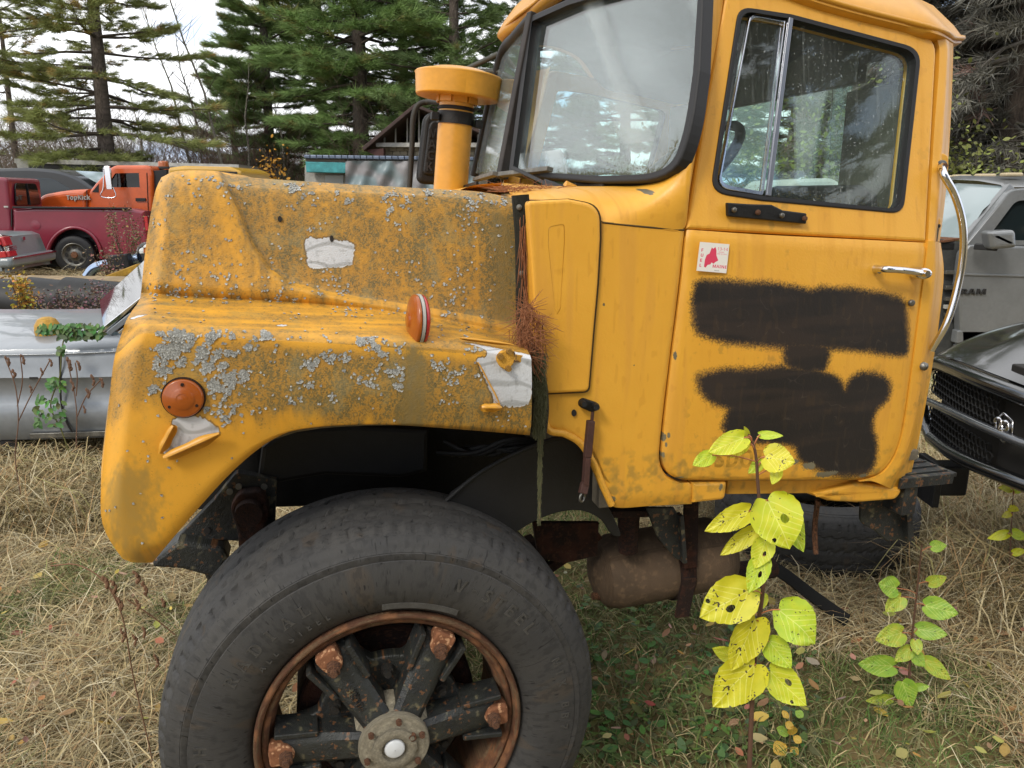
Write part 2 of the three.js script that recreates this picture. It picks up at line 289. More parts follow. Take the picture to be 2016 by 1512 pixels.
const YEL = hex(0xe4a632), YEL2 = hex(0xd89a28), OLIVE = hex(0x6a5f3c), OLIVED = hex(0x4d462e), PALE = hex(0xb9bcc0);
const hoodTex = tex(HN, HN, (x, y) => {
  const X = HX0 + (x + .5) / HN * HW, v = HY0 + (y + .5) / HN * HH, k = y * HN + x;
  const n1 = fbm(X * 9, v * 9, 4), n2 = fbm(X * 120, v * 80, 3), n3 = noise(X * 420, v * 420), n4 = noise(X * 260 + 9, v * 170), st = fbm(X * 46, v * 5, 3), hz = fbm(X * 7, v * 60, 3);
  const sh = vShX[x], cr = vCrX[x], tp = vTpX[x];
  let d = 0;
  if (v > cr) {                                   // hood side: the nose is cleaner than the panel behind it
    const nose = noseV[x] > v, up = (v - cr) / (tp - cr);
    d = nose ? .48 + .8 * (st - .5) + .35 * (n1 - .5) : .8 + .55 * (n1 - .5) + .5 * (st - .5);
    if (up > 1.02) d = .3 + .6 * (n1 - .5);
    d *= 1 + .35 * (n2 - .5);
  } else if (v > sh) d = .52 + .6 * (hz - .5) + .4 * (n1 - .5);
  else {
    const dn = sh - v;                            // a dirty band below the shoulder, with a ragged lower edge
    d = (.38 + .45 * sstep(-.42, -.1, X)) * sstep(-.01, .04, dn) * (1 - sstep(.12, .19, dn + .08 * (st - .5) + .06 * (n1 - .5))) + .1 + .4 * (n1 - .45);
    if (X > .3) d += .25 * n2;
  }
  d = clamp(d + .16 * (n2 - .5));
  const film = sstep(.08, .8, d), grain = sstep(1.02 - .55 * d, 1.12 - .55 * d, .55 * n3 + .45 * n4 + .12 * n2), dot = sstep(.8, .9, noise(X * 620, v * 620 + 3) * .7 + .3 * n2 + .1 * d), a = film;
  let c = mix3(mix3(YEL, YEL2, clamp(n1 * 1.6 - .3)), mix3(hex(0xb58330), hex(0x8a6d38), clamp(n2 * .7 + .5 * st - .1)), film * .92);
  c = mix3(c, OLIVE, grain * (.2 + .55 * d)); c = mix3(c, OLIVED, dot * (.15 + .7 * d)); c = mix3(c, hex(0x8f8460), sstep(.55, .8, fbm(X * 26, v * 20, 3)) * d * .5);
  const gs = Math.max(sstep(.012, -.012, polyDist(stain, X, v) + .02 * (n2 - .5) + .014 * (n3 - .5)), .8 * sstep(.012, -.012, polyDist(streak, X, v) + .03 * (n2 - .5)), .6 * sstep(.03, -.03, polyDist(grey2, X, v) + .05 * (n2 - .5) + .03 * (n1 - .5)));
  c = mix3(c, mix3(hex(0x75694a), hex(0x8a6e32), n2), gs * .9);
  let b = 0; for (const o of bare) { const q = polyDist(o, X, v) + .004 * (n4 - .5) + .002 * (n3 - .5); if (q < .006) { b = Math.max(b, sstep(.001, -.001, q)); if (q > -.0005) c = mix3(c, hex(0x5a4630), sstep(.004, 0, q) * .7); } }
  if (b) { const l = Math.sin((v * 150 + 9 * fbm(X * 14, v * 14, 2)) * 1) * .5 + .5; c = mix3(c, mix3(mix3(PALE, hex(0xd2d4d6), n1), hex(0x8d8e8c), sstep(.82, 1, l) * .6 + sstep(.6, .8, n2) * .3), b); }
  dirtAt[k] = d; bareAt[k] = b; return c;
}, { repeat: true });
const toMap = (t, x0, y0, w, h) => { t.repeat.set(1 / w, 1 / h); t.offset.set(-x0 / w, -y0 / h); t.wrapS = t.wrapT = THREE.MirroredRepeatWrapping; return t; };
toMap(hoodTex, HX0, HY0, HW, HH);
const hoodBump = toMap(tex(HN, HN, (x, y) => { const k = y * HN + x; return clamp(.55 + .25 * (noise(x * .45, y * .45) - .5) * clamp(dirtAt[k] * 1.5) + .1 * (fbm(x * .03, y * .03, 3) - .5) - .45 * bareAt[k]); }, { ch: 1 }), HX0, HY0, HW, HH);
const mHood = phys(0xffffff, .55, { map: hoodTex, bumpMap: hoodBump, bumpScale: .0022, clearcoat: .12, clearcoatRoughness: .5 });
const hood = mk('hood', uvXY(gridGeo(hoodAll), 1), mHood, truck, { label: 'lichen-covered fibreglass hood and fender' });
// nose closure with the grille opening (faces away from the view)
{
  const col = hoodAll.map((r) => r[0]), c = V(-.4, 1.35, ZC), rows = [col, col.map((p) => p.clone().lerp(c, .12).setX(p.x - .02)), col.map((p) => p.clone().lerp(c, .3).setX(p.x + .03))];
  mk('nose', uvXY(gridGeo(rows), 1), mHood, truck);
  const gr = []; for (let i = 0; i < 12; i++) gr.push(box(.02, .7, .02, -.36, 1.35, ZC - .5 + i * .09));
  mk('grille', gr, M.black, truck);
}
{ // under the hood: dark liner
  const rows = []; for (const k of [4, 30, 60, 90, 110]) rows.push(hoodPts[Math.min(k, hoodPts.length - 1)].filter((_, i) => i % 10 === 0).map((p) => V(p.x + .01, p.y - .02, p.z - .05)));
  mk('hood_liner', uvBox(gridGeo(rows)), M.primer, truck);
}
{ // lichen: small curled flakes standing on the paint
  const r = rng(11), pos = [];
  const regions = [[290, 540, 655, 780, 1.0], [330, 520, 650, 740, 1.0], [580, 800, 665, 765, .8], [440, 1000, 362, 420, .5], [440, 800, 380, 480, .2], [310, 440, 345, 380, .18], [290, 440, 380, 600, .1], [540, 980, 555, 625, .22], [440, 1010, 380, 600, .13], [380, 520, 770, 840, .35], [560, 900, 700, 800, .22], [860, 950, 640, 760, .12]];
  const fbmP = (a, b) => fbm(a * .028, b * .028, 3);
  const nm = V(), tu = V(), tv = V(), q = V(), e = V();
  let made = 0;
  for (let tr = 0; tr < 90000 && made < 4600; tr++) {
    const j = r() < .45 ? 3 + r() * 26 : 28 + r() * (hoodRows.length - 31), i = 2 + r() * (NU - 4), j0 = j | 0, i0 = i | 0, [px, py] = hoodRows[j0][i0];
    let dn = 0; for (const [a, b, c, d, w] of regions) if (px > a && px < b && py > c && py < d) dn = Math.max(dn, w);
    dn *= sstep(.44, .66, fbmP(px, py)) * sstep(.44, .66, fbm(px * .11 + 7, py * .11, 2)); if (r() > dn * .8 + .006 * sstep(.45, .6, fbmP(px * 2, py * 2))) continue;
    const [hx, hy] = hv(...hoodRows[j0][i0]); let skip = false; for (const o of bare) if (polyDist(o, hx, hy) < .006) skip = true; if (polyDist(stain, hx, hy) < .004) skip = true; if (skip) continue;
    if (Math.hypot(px - 361, py - 783) < 48) continue;
    const p0 = hoodPts[j0][i0]; tu.subVectors(hoodPts[j0][i0 + 1], p0); tv.subVectors(hoodPts[j0 + 1][i0], p0); const p = p0.clone().addScaledVector(tu, i - i0).addScaledVector(tv, j - j0); tu.normalize(); tv.normalize(); nm.crossVectors(tu, tv).normalize(); if (nm.z < 0 && nm.y < 0) nm.negate(); tv.crossVectors(nm, tu);
    const R = .001 + .0062 * dn * r() ** 2, nf = 4 + (R * 2800 | 0); made++;
    for (let k = 0; k < nf; k++) {
      const a = r() * 6.283, ro = R * Math.sqrt(r()), s = .0008 + .0016 * r(), b = a + (r() - .5) * 1.6, cx = Math.cos(a) * ro, cy = Math.sin(a) * ro, ux = Math.cos(b) * s, uy = Math.sin(b) * s, wx = -uy * .7, wy = ux * .7, h0 = .0003 + .0006 * r(), h1 = .0006 + .002 * r();
      const P = (x, y, h) => { q.copy(p).addScaledVector(tu, cx + x).addScaledVector(tv, cy + y).addScaledVector(nm, h); pos.push(q.x, q.y, q.z); };
      P(-ux - wx, -uy - wy, h0); P(ux - wx * .8, uy - wy * .8, h1); P(ux * 1.2, uy * 1.2, h1 * .8); P(-ux - wx, -uy - wy, h0); P(ux * 1.2, uy * 1.2, h1 * .8); P(-ux + wx, -uy + wy, h1 * .7); P(ux * 1.2, uy * 1.2, h1 * .8); P(ux * .6 + wx * 1.3, uy * .6 + wy * 1.3, h1 * 1.1); P(-ux + wx, -uy + wy, h1 * .7);
    }
  }
  const g = new THREE.BufferGeometry(); g.setAttribute('position', new THREE.BufferAttribute(new Float32Array(pos), 3)); g.computeVertexNormals();
  const cols = new Float32Array(pos.length); for (let i = 0; i < pos.length / 27; i++) { const t = .22 + .26 * PERM[(i / 9 | 0) * 31 & 65535] + .12 * PERM[i * 7 & 65535]; for (let k = 0; k < 9; k++) cols.set([t, t, t * .93], i * 27 + k * 3); }
  g.setAttribute('color', new THREE.BufferAttribute(cols, 3));
  mk('lichen', g, std(0xffffff, 1, 0, { vertexColors: true }), truck, { kind: 'stuff' });
}
// curled paint at the torn places
const mYellow = phys(0xe6a735, .42, { map: rep(softTex, 1.2), clearcoat: .25, clearcoatRoughness: .35 });
function curl(a, b, z, rad, ang = 4.2, lift = 0) {   // a rolled lip of paint between two pixels
  const A = T(...a, z), B = T(...b, z), rows = [], ax = B.clone().sub(A).normalize(), up = V(-ax.y, ax.x, 0); if (up.y < 0) up.negate();
  for (let k = 0; k <= 14; k++) { const t = -1.2 + k / 14 * ang, row = []; for (let i = 0; i <= 12; i++) { const u = i / 12, rr = rad * (.35 + .65 * Math.sin(u * 2.7 + .3) + .12 * Math.sin(u * 11)) * (1 - .3 * k / 14); row.push(A.clone().lerp(B, u).addScaledVector(up, Math.sin(t) * rr).add(V(0, 0, lift + rad - Math.cos(t) * rr))); } rows.push(row); }
  return gridGeo(rows);
}
mk('paint_curl', curl([326, 898], [434, 850], .024, .014), mYellow, truck); mk('paint_curl', curl([345, 835], [316, 890], .022, .011), mYellow, truck);
mk('paint_curl', curl([945, 800], [985, 800], .02, .012), mYellow, truck); mk('paint_curl', curl([938, 712], [985, 802], .018, .006), mYellow, truck); mk('paint_curl', curl([905, 665], [1010, 678], .0, .005), mYellow, truck);

// ---------- cab sides ----------
const CX0 = .36, CY0 = .86, CW = 1.2, CH = 1.2, CN = 1280;
const side2 = (pts) => spline2(pts.map(([a, b]) => { const p = T(a, b, ZS); return [p.x, p.y]; }), 2, true);
const spray = [side2([[1368, 562], [1385, 552], [1480, 556], [1560, 562], [1590, 570], [1620, 564], [1700, 572], [1750, 580], [1782, 596], [1784, 640], [1790, 680], [1784, 698], [1762, 700], [1700, 690], [1620, 684], [1540, 682], [1450, 674], [1400, 668], [1370, 655], [1362, 620]]),
  side2([[1540, 676], [1620, 678], [1622, 712], [1612, 728], [1545, 726], [1535, 700]]),
  side2([[1372, 740], [1400, 728], [1470, 722], [1560, 718], [1630, 735], [1650, 752], [1656, 768], [1666, 745], [1690, 733], [1735, 738], [1750, 760], [1745, 785], [1725, 805], [1715, 830], [1722, 870], [1725, 900], [1715, 925], [1690, 938], [1640, 935], [1600, 920], [1570, 905], [1560, 880], [1540, 872], [1480, 868], [1430, 858], [1420, 840], [1425, 805], [1400, 795], [1375, 770]])];
const ghost = (() => {                            // old lettering under the paint
  const c = document.createElement('canvas'); c.width = 1024; c.height = 256; const g = c.getContext('2d'); g.fillStyle = '#000'; g.fillRect(0, 0, 1024, 256); g.fillStyle = '#fff'; g.font = 'bold 190px sans-serif'; g.fillText('USDOT', 10, 205); const d = g.getImageData(0, 0, 1024, 256).data;
  g.fillStyle = '#000'; g.fillRect(0, 0, 1024, 256); g.fillStyle = '#fff'; g.fillText('8', 30, 205); const e = g.getImageData(0, 0, 1024, 256).data;
  const at = (a, x, y) => x < 0 || y < 0 || x >= 1024 || y >= 256 ? 0 : a[((y | 0) * 1024 + (x | 0)) * 4] / 255;
  const p = T(1372, 918, ZS), s = T(1525, 922, ZS), h = T(1372, 868, ZS).y - p.y, p8 = T(1690, 920, ZS);
  return (X, Y) => Math.max(at(d, (X - p.x) / (s.x - p.x) * 760, 205 - (Y - p.y + (X - p.x) * .09) / h * 190), .7 * at(e, (X - p8.x) / (s.x - p.x) * 760, 205 - (Y - p8.y) / h * 190));
})();
const chips = [[1309, 862, 5, 9], [1316, 858, 3, 6], [1307, 898, 4, 8], [1312, 875, 2, 5], [1340, 940, 8, 3], [1290, 378, 8, 6], [1620, 932, 26, 7], [1590, 915, 14, 8], [1560, 906, 8, 6], [1205, 985, 8, 6], [1420, 960, 5, 8], [1170, 905, 4, 8], [1700, 936, 10, 5], [1190, 600, 2, 3], [1250, 720, 2, 2], [1330, 700, 3, 7]].map(([a, b, w, h]) => { const p = T(a, b, ZS); return [p.x, p.y, w / 760, h / 760]; }), cabRough = new Float32Array(CN * CN);
const cabTex = toMap(tex(CN, CN, (x, y) => {
  const X = CX0 + (x + .5) / CN * CW, Y = CY0 + (y + .5) / CN * CH, n1 = fbm(X * 6, Y * 6, 4), st = fbm(X * 40, Y * 3.5, 3), n3 = noise(X * 420, Y * 420), n2 = fbm(X * 50, Y * 50, 3), fl = noise(X * 110, Y * 34);
  let c = mix3(hex(0xe3a83c), hex(0xd99d30), clamp(n1 * 1.5 - .25));
  c = mix3(c, hex(0xc58a2c), sstep(.5, .8, st) * .35 + sstep(.8, .92, fl) * .3);
  const low = .5 * sstep(.1, 0, Y - (1.02 - (X - .7) * .09)) ; c = mix3(c, hex(0x7d6a3c), low * sstep(.5, .72, n2 * .6 + n1 * .4) * .85);
  c = mix3(c, hex(0x6d5c30), sstep(.63, .75, n2) * sstep(.56, .75, n1) * .22);
  const gh = ghost(X, Y); if (gh > .05) c = mix3(c, hex(0x96701f), gh * (.35 + .5 * sstep(.35, .6, noise(X * 30, Y * 160))));
  let s = 0; for (const o of spray) { const q = polyDist(o, X, Y) + .010 * (fbm(X * 22, Y * 22, 3) - .5); if (q < .04) s = Math.max(s, sstep(.014, -.013, q + .012 * (n3 - .5))); }
  if (s > 0) c = mix3(c, mix3(mix3(hex(0x0f0c0b), hex(0x211813), n1 * .8 + .3 * (n3 - .5)), hex(0x2c211a), .7 * sstep(.45, .7, fbm(X * 4, Y * 26, 3))), s * (.985 - .05 * sstep(.74, .82, fl))); if (s > .9) c = mix3(c, hex(0x51463c), .5 * sstep(.012, .003, Math.abs(fbm(X * 24 + 5, Y * 20, 2) - .5)) * sstep(.45, .7, noise(X * 60, Y * 60)));
  for (const [a, b, w, h] of chips) { const q = Math.hypot((X - a) / w, (Y - b) / h) + 1.1 * (n2 - .5) + .5 * (n3 - .5); if (q < 1.2) c = mix3(c, mix3(hex(0x4a4234), hex(0x8a8468), n1), sstep(1.05, .85, q)); }
  cabRough[y * CN + x] = lerp(.42 + .2 * (n1 - .5) + .25 * sstep(.5, .8, st), .72 + .3 * (n1 - .5), s);
  return c;
}, { repeat: true }), CX0, CY0, CW, CH);
const cabRoughTex = toMap(tex(CN, CN, (x, y) => cabRough[y * CN + x], { ch: 'a' }), CX0, CY0, CW, CH);
const mCab = phys(0xffffff, 1, { map: cabTex, roughnessMap: cabRoughTex, clearcoat: .12, clearcoatRoughness: .35, bumpMap: rep(bumpTex, 3), bumpScale: .0006 });
const both = (name, g, m, extra) => { const a = mk(name, g, m, truck, extra); mk(name, mirrorZ(g, ZC), m, truck); return a; };
// door, lower skin
const bulge = (a) => (u, v) => ZS + a * Math.sin(Math.PI * clamp(u)) * Math.sin(Math.PI * clamp(v * .8 + .1)) - .006 * (1 - sstep(0, .025, Math.min(u, 1 - u))) - .006 * (1 - sstep(0, .03, Math.min(v, 1 - v)));
const doorLow = panel(F, [[1345, 945], [1450, 946], [1560, 946], [1692, 944]], [[1352, 452], [1500, 462], [1660, 470], [1824, 478]], [[1345, 945], [1318, 934], [1305, 910], [1304, 880], [1321, 720], [1341, 560], [1352, 452]], [[1692, 944], [1732, 930], [1758, 898], [1774, 850], [1794, 720], [1811, 590], [1824, 478]], bulge(.02), 56, 56, .035);
const door = both('door', doorLow, mCab, { label: 'yellow door with black spray paint over old lettering' });
// door, window frame
const upPl = F.plane(T(1350, 448, ZS - .004), T(1825, 474, ZS - .004), T(1430, -5, ZS - .105));
const winOut = rpoly([[1456, 12, 26], [1560, 28], [1815, 96, 34], [1779, 420, 26], [1500, 394], [1400, 378, 34]], 6);
const doorUp = slab(F, upPl, rpoly([[1352, 450], [1386, 232], [1436, -44, 20], [1600, -8], [1790, 48], [1846, 78, 30], [1836, 263], [1824, 476]], 5), .045, { bevel: .009, holes: [winOut], seg: 3 });
both('door_frame', doorUp, mCab);
const offs = (pl, d) => ({ ...pl, p: pl.p.clone().addScaledVector(pl.n, d) });
const inset = (pts, k) => { const c = pts.reduce((a, [x, y]) => [a[0] + x / pts.length, a[1] + y / pts.length], [0, 0]); return pts.map(([x, y]) => { const l = Math.hypot(x - c[0], y - c[1]); return [x + (c[0] - x) / l * k, y + (c[1] - y) / l * k]; }); };
both('window_seal', slab(F, offs(upPl, .004), inset(winOut, -1), .03, { holes: [inset(winOut, 7)], bevel: .003 }), M.rubber);
const winPl = offs(upPl, -.018);
// glass with a film of dust and rain streaks; windscreen streaks also paint sky reflections
const dustGlareTex = tex(1024, 1024, (x, y) => { const s = fbm(x * .024, y * .0012 + 4, 3), f = fbm(x * .006 + 3, y * .003, 3), n = noise(x * .6, y * .3); return clamp(.01 + .05 * sstep(.3, .7, f) + .5 * sstep(.46, .74, s) * (.4 + .6 * sstep(.3, .6, f)) + .02 * n); }, { ch: 'a' });
const film = (o, c = 0xc4d0d4) => std(c, .8, 0, { alphaMap: o, transparent: true });
const sideFilm = tex(512, 512, (x, y) => clamp(.012 + .04 * sstep(.6, .85, fbm(x * .2, y * .006, 3)) + .02 * fbm(x * .01, y * .01, 3) + .3 * sstep(.93, .97, noise(x * .5, y * .4))), { ch: 'a' });
const pane1 = both('window_pane', slab(F, winPl, inset(winOut, 6), .005, { bevel: 0 }), M.glass);
mk('window_dust', slab(F, offs(winPl, .003), inset(winOut, 7), .001, { bevel: 0 }), film(rep(sideFilm, 1.4), 0xcfd6d2), truck);
mk('window_divider', bar(F.P(1556, 36, offs(upPl, .002)), F.P(1512, 386, offs(upPl, .002)), .009, .012, V(0, 0, 1)), std(0x8e9096, .28, .9), truck);
mk('vent_frame', (() => { const o = rpoly([[1478, 22, 20], [1548, 36], [1503, 386, 6], [1412, 370, 26]], 5); return slab(F, offs(upPl, -.004), o, .014, { bevel: .002, holes: [inset(o, 7)] }); })(), M.chrome, truck);
// rear corner of the cab
both('rear_corner', panel(F, [[1692, 948], [1720, 948], [1778, 975]], [[1828, 474], [1838, 474], [1852, 478]], [[1692, 948], [1735, 934], [1762, 900], [1778, 850], [1797, 720], [1814, 590], [1828, 474]], [[1778, 975], [1793, 935], [1818, 820], [1842, 680], [1854, 590], [1858, 530], [1852, 478]], (u, v) => ZS - .002 - .05 * sstep(.45, 1, u), 14, 50, .08), mCab);
both('rear_pillar', panel(F, [[1827, 474], [1838, 474], [1850, 476]], [[1842, 66], [1858, 70], [1877, 82]], [[1827, 474], [1839, 263], [1850, 100], [1842, 66]], [[1850, 476], [1862, 380], [1871, 250], [1876, 130], [1877, 82]], (u, v, px, py) => F.P(px, py, upPl).z - .004 - .06 * sstep(.5, 1, u), 12, 30, .1), mCab);
// cowl side behind the wheel
both('cowl_side', panel(F, [[1080, 850], [1110, 856], [1142, 872], [1166, 905], [1184, 950], [1198, 986], [1212, 999], [1280, 996], [1362, 992]], [[1046, 440], [1120, 430], [1186, 438], [1260, 445], [1347, 453]], [[1080, 850], [1068, 780], [1052, 640], [1046, 440]], [[1362, 992], [1362, 952], [1342, 951], [1314, 938], [1299, 912], [1298, 880], [1316, 720], [1336, 560], [1347, 453]], (u, v) => ZS - .004 - .012 * (1 - sstep(0, .03, v)) - .006 * sstep(.985, 1, u), 60, 50, .05), mCab);
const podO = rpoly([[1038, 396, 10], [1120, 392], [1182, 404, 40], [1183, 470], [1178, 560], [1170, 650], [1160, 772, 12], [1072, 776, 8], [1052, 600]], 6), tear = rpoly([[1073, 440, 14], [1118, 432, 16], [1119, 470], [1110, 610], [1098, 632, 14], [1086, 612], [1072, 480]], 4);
both('side_hatch', slab(F, ZS + .012, podO, .03, { bevel: .008, holes: [tear], seg: 3 }), mCab); both('vent_cover', slab(F, ZS + .011, tear.map(([x, y]) => [1096 + (x - 1096) * .82, 532 + (y - 532) * .955 - 1]), .02, { bevel: .005 }), mCab);
both('hatch_gap_shade', slab(F, ZS - .0005, inset(podO, 8), .002, { bevel: 0 }), std(0x3d321f, .95));  // dark brown for grime, also painting the shade in the vent cover gap
both('hatch_seam_rim', slab(F, ZS + .003, podO.map(([x, y]) => [1115 + (x - 1115) * 1.022, 585 + (y - 585) * 1.006]), .004, { bevel: 0 }), std(0x4a3a1e, .95));  // dark rim drawn round the hatch for its seam line
both('panel_seam', tube([[1186, 438], [1262, 446], [1347, 453]].map(([a, b]) => T(a, b, ZS - .004)), .0022, 20, 5), std(0x4a3a1e, .95));
mk('arch_flare', tube([[1062, 778], [1080, 846], [1112, 854], [1142, 872], [1168, 912], [1186, 955], [1204, 994]].map(([a, b]) => T(a, b, ZS - .006)), .009), mCab, truck);
// sill
both('sill', slab(F, ZS - .002, rpoly([[1364, 952], [1432, 949, 5], [1428, 984, 10], [1366, 991]]), .06, { bevel: .008 }), mCab); both('sill_rail', slab(F, ZS - .045, rpoly([[1432, 944], [1696, 944], [1690, 990], [1630, 986], [1590, 972], [1432, 974]]), .05, { bevel: .005 }), mCab);
both('sill_end', slab(F, ZS - .024, rpoly([[1600, 974, 8], [1690, 950, 8], [1780, 962, 12], [1766, 984, 8], [1690, 990, 8], [1640, 988, 10]]), .07, { bevel: .009, seg: 3 }), mCab);
// inner cab shell: black lining standing for shade in the door gaps, floor, rear wall, dash, far parts
const cb = (x, y, z) => V(x, y, z);
{
  const xa = .75, xb = 1.46, y0 = .98, y1 = 1.6, ins = [];
  ins.push(box(.02, .62, 1.6, xb, 1.3, ZC), box(.8, .03, 1.6, 1.1, .985, ZC), box(.03, .7, 1.62, .56, 1.28, ZC));
  mk('cab_floor', ins, M.vinyl, truck);
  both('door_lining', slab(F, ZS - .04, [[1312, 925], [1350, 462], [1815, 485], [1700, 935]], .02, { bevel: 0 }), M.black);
  // rear wall with window
  mk('rear_wall', [box(.03, .44, .24, 1.42, 1.76, ZC + .58), box(.03, .5, .24, 1.42, 1.8, ZC - .58), box(.03, .12, 1.0, 1.42, 2.06, ZC), box(.03, .12, 1.0, 1.42, 1.61, ZC)], M.vinyl, truck);
  mk('rear_window', box(.006, .4, .92, 1.42, 1.84, ZC), M.glass, truck);
  mk('dashboard', [box(.2, .18, 1.15, .7, 1.6, ZC), box(.12, .05, 1.15, .68, 1.7, ZC)], M.black, truck);
  const seat = (z) => { const g = [box(.42, .12, .5, 1.12, 1.36, z, 0, 0, 0, .05), box(.12, .36, .48, 1.34, 1.54, z, 0, 0, -.12, .05)]; mk('seat', g, std(0x2a2523, .7, 0, { map: rep(grimeTex, 2) }), truck); };
  seat(ZC + .42); seat(ZC - .42);
  const sw = new THREE.TorusGeometry(.21, .014, 10, 48); sw.rotateX(Math.PI / 2 ); sw.rotateZ(.75); sw.translate(.9, 1.74, ZC + .42);
  const sp = bar(V(.9, 1.74, ZC + .22), V(.9, 1.74, ZC + .62), .02, .012), co = cone(V(.9, 1.74, ZC + .42), V(.72, 1.5, ZC + .42), .025, .03, 10);
  mk('steering_wheel', [sw, sp, co], M.black, truck);
}
// ---------- windscreen ----------
const Wcb = T(992, 338, ZC), Wct = T(1050, 8, ZC), Apb = T(1305, 348, -.15), Apt = T(1374, 0, -.235);
const wsPl = F.plane(Wcb, Apb, Wct.clone().lerp(Apt, .5).add(V(0, 0, 0)));
const wsOut = rpoly([[1045, 38, 6], [1120, 4], [1230, -28], [1380, -40, 30], [1369, 140], [1352, 262, 60], [1318, 348, 70], [1180, 352], [1006, 340, 10]], 6);
const mScreen = new THREE.MeshPhysicalMaterial({ color: 0xe6f2f0, roughness: .03, transmission: 1, thickness: 0, ior: 2.0, side: THREE.DoubleSide });
mk('windscreen', slab(F, offs(wsPl, -.004), inset(wsOut, -4), .006, { bevel: 0 }), mScreen, truck);
mk('windscreen_dust_glare', slab(F, wsPl, inset(wsOut, -4), .001, { bevel: 0 }), film(rep(dustGlareTex, 1.25, 1.1)), truck);  // pale streaks paint haze and cloud reflections over the dust
mk('windscreen_seal', slab(F, offs(wsPl, .022), inset(wsOut, -8), .038, { bevel: .006, holes: [inset(wsOut, 1)], seg: 3 }), M.rubber, truck);
const ptb = T(936, 346, -1.72), ptt = T(985, 108, -1.66), wsPl2 = F.plane(Wcb, ptb, Wct.clone().lerp(ptt, .5));
const wsOut2 = rpoly([[1040, 48, 4], [988, 112, 10], [968, 190], [934, 342, 6], [985, 338, 4]], 4);
mk('windscreen', slab(F, offs(wsPl2, -.004), wsOut2, .006, { bevel: 0 }), mScreen, truck); mk('windscreen_dust_glare', slab(F, wsPl2, wsOut2, .001, { bevel: 0 }), film(rep(dustGlareTex, .5)), truck);
mk('windscreen_seal', tube([[1046, 36], [1012, 74], [988, 106], [968, 186], [934, 346]].map(([a, b]) => F.P(a, b, wsPl2)), .018, 30), M.rubber, truck);
mk('centre_strip', bar(F.P(1050, 26, offs(wsPl, .012)), F.P(988, 352, offs(wsPl, .012)), .035, .03, wsPl.n), std(0x3a3534, .7, 0, { map: rep(grimeTex, 3) }), truck);
{ // pillar and cowl skin between windscreen, door and hood
  const inn = [[985, 360], [1100, 366], [1200, 366], [1270, 364], [1318, 348], [1350, 300], [1372, 220], [1384, 120], [1392, 0], [1396, -48]], N = 60;
  const out = [[1006, 384, -.5], [1036, 392, -.2], [1120, 400, -.125], [1186, 436, ZS - .004], [1262, 444, ZS - .004], [1346, 450, ZS - .004], [1354, 400, 9], [1382, 232, 9], [1412, 80, 9], [1431, -48, 9]];
  const I = new THREE.CatmullRomCurve3(inn.map(([a, b]) => F.P(a, b, wsPl)), false, 'centripetal'), O = new THREE.CatmullRomCurve3(out.map(([a, b, z]) => z === 9 ? F.P(a, b, upPl) : T(a, b, z)), false, 'centripetal');
  const ip = I.getPoints(N), op = O.getPoints(N), rows = [];
  for (let k = 0; k <= 10; k++) { const t = k / 10, b = Math.sin(t * Math.PI); rows.push(ip.map((p, i) => { const q = p.clone().lerp(op[i], t), nn = V(-.35, .25, 1).normalize(); return q.addScaledVector(nn, .018 * b * p.distanceTo(op[i]) / .2); })); }
  rows.push(op.map((p) => V(p.x, p.y, p.z - .05)));
  const g = uvXY(toCreasedNormals(gridGeo(rows), 1)); both('pillar', g, mCab);
  const cr = [[[985, 360], [700, 365]]]; mk('cowl_top', [box(.34, .02, 1.3, .47, 1.655, ZC - .02, 0, 0, .2), box(.3, .5, 1.4, .58, 1.36, ZC)], mCab, truck);
}
// ---------- roof ----------
{
  const H = [[-.0, .655, 2.305, ZC], [.25, .665, 2.29, ZC + .35], [.42, .72, 2.25, ZC + .62]];
  const sideP = [[1440, -52], [1520, -30], [1600, -2], [1700, 26], [1780, 46], [1840, 62]].map(([a, b]) => { const p = F.P(a, b, upPl); p.z += .02; return p; });
  const half = [V(.655, 2.31, ZC), V(.66, 2.3, ZC + .3), V(.7, 2.275, ZC + .55), ...sideP, T(1878, 74, -.26), T(1882, 78, -.4), V(1.56, 2.11, ZC + .25), V(1.565, 2.13, ZC)];
  const farP = half.slice(1, -1).reverse().map((p) => V(p.x, p.y, 2 * ZC - p.z));
  { const f0 = T(976, 76, -1.6); farP[farP.length - 1].set(.655, 2.31, ZC - .3); farP[farP.length - 2].set(f0.x + .0, f0.y, -1.55); farP[farP.length - 3].y += .1; farP[farP.length - 4].y += .08; }
  const c = new THREE.CatmullRomCurve3([...half, ...farP], true, 'centripetal'), L = c.getPoints(140).slice(0, -1), mid = V(1.1, 2.3, ZC), rows = [];
  for (const [t, h] of [[.1, -.028], [.03, -.03], [0, -.012], [0, .004], [.03, .03], [.1, .075], [.25, .12], [.5, .155], [.8, .17], [.995, .172]]) rows.push(L.map((p) => p.clone().lerp(mid, t).setY(lerp(p.y, mid.y, t * .9) + h)));
  mk('roof', uvXY(toCreasedNormals(gridGeo(rows, true), 1.0)), mYellow, truck);
  mk('drip_rail', tube(L.filter((_, i) => i % 4 === 0), .007, 160, 6, true), mYellow, truck);
  const lin = L.map((p) => p.clone().lerp(mid, .08).setY(p.y - .03)), rows2 = [lin, lin.map((p) => p.clone().lerp(mid, .95).setY(2.16))]; mk('headliner', gridGeo(rows2, true), std(0x4a4640, .9), truck);
}
const castTex = tex(512, 512, (x, y) => { const a = tileN(x, y, 512, 10), b = tileN(x + 90, y + 10, 512, 34, 3); let c = mix3(hex(0x1c1e21), hex(0x33352f), a); c = mix3(c, hex(0x6d4a30), sstep(.64, .72, b) * .9); return mix3(c, hex(0x7a7256), sstep(.6, .78, tileN(x + 40, y + 333, 512, 16, 4)) * .7); });
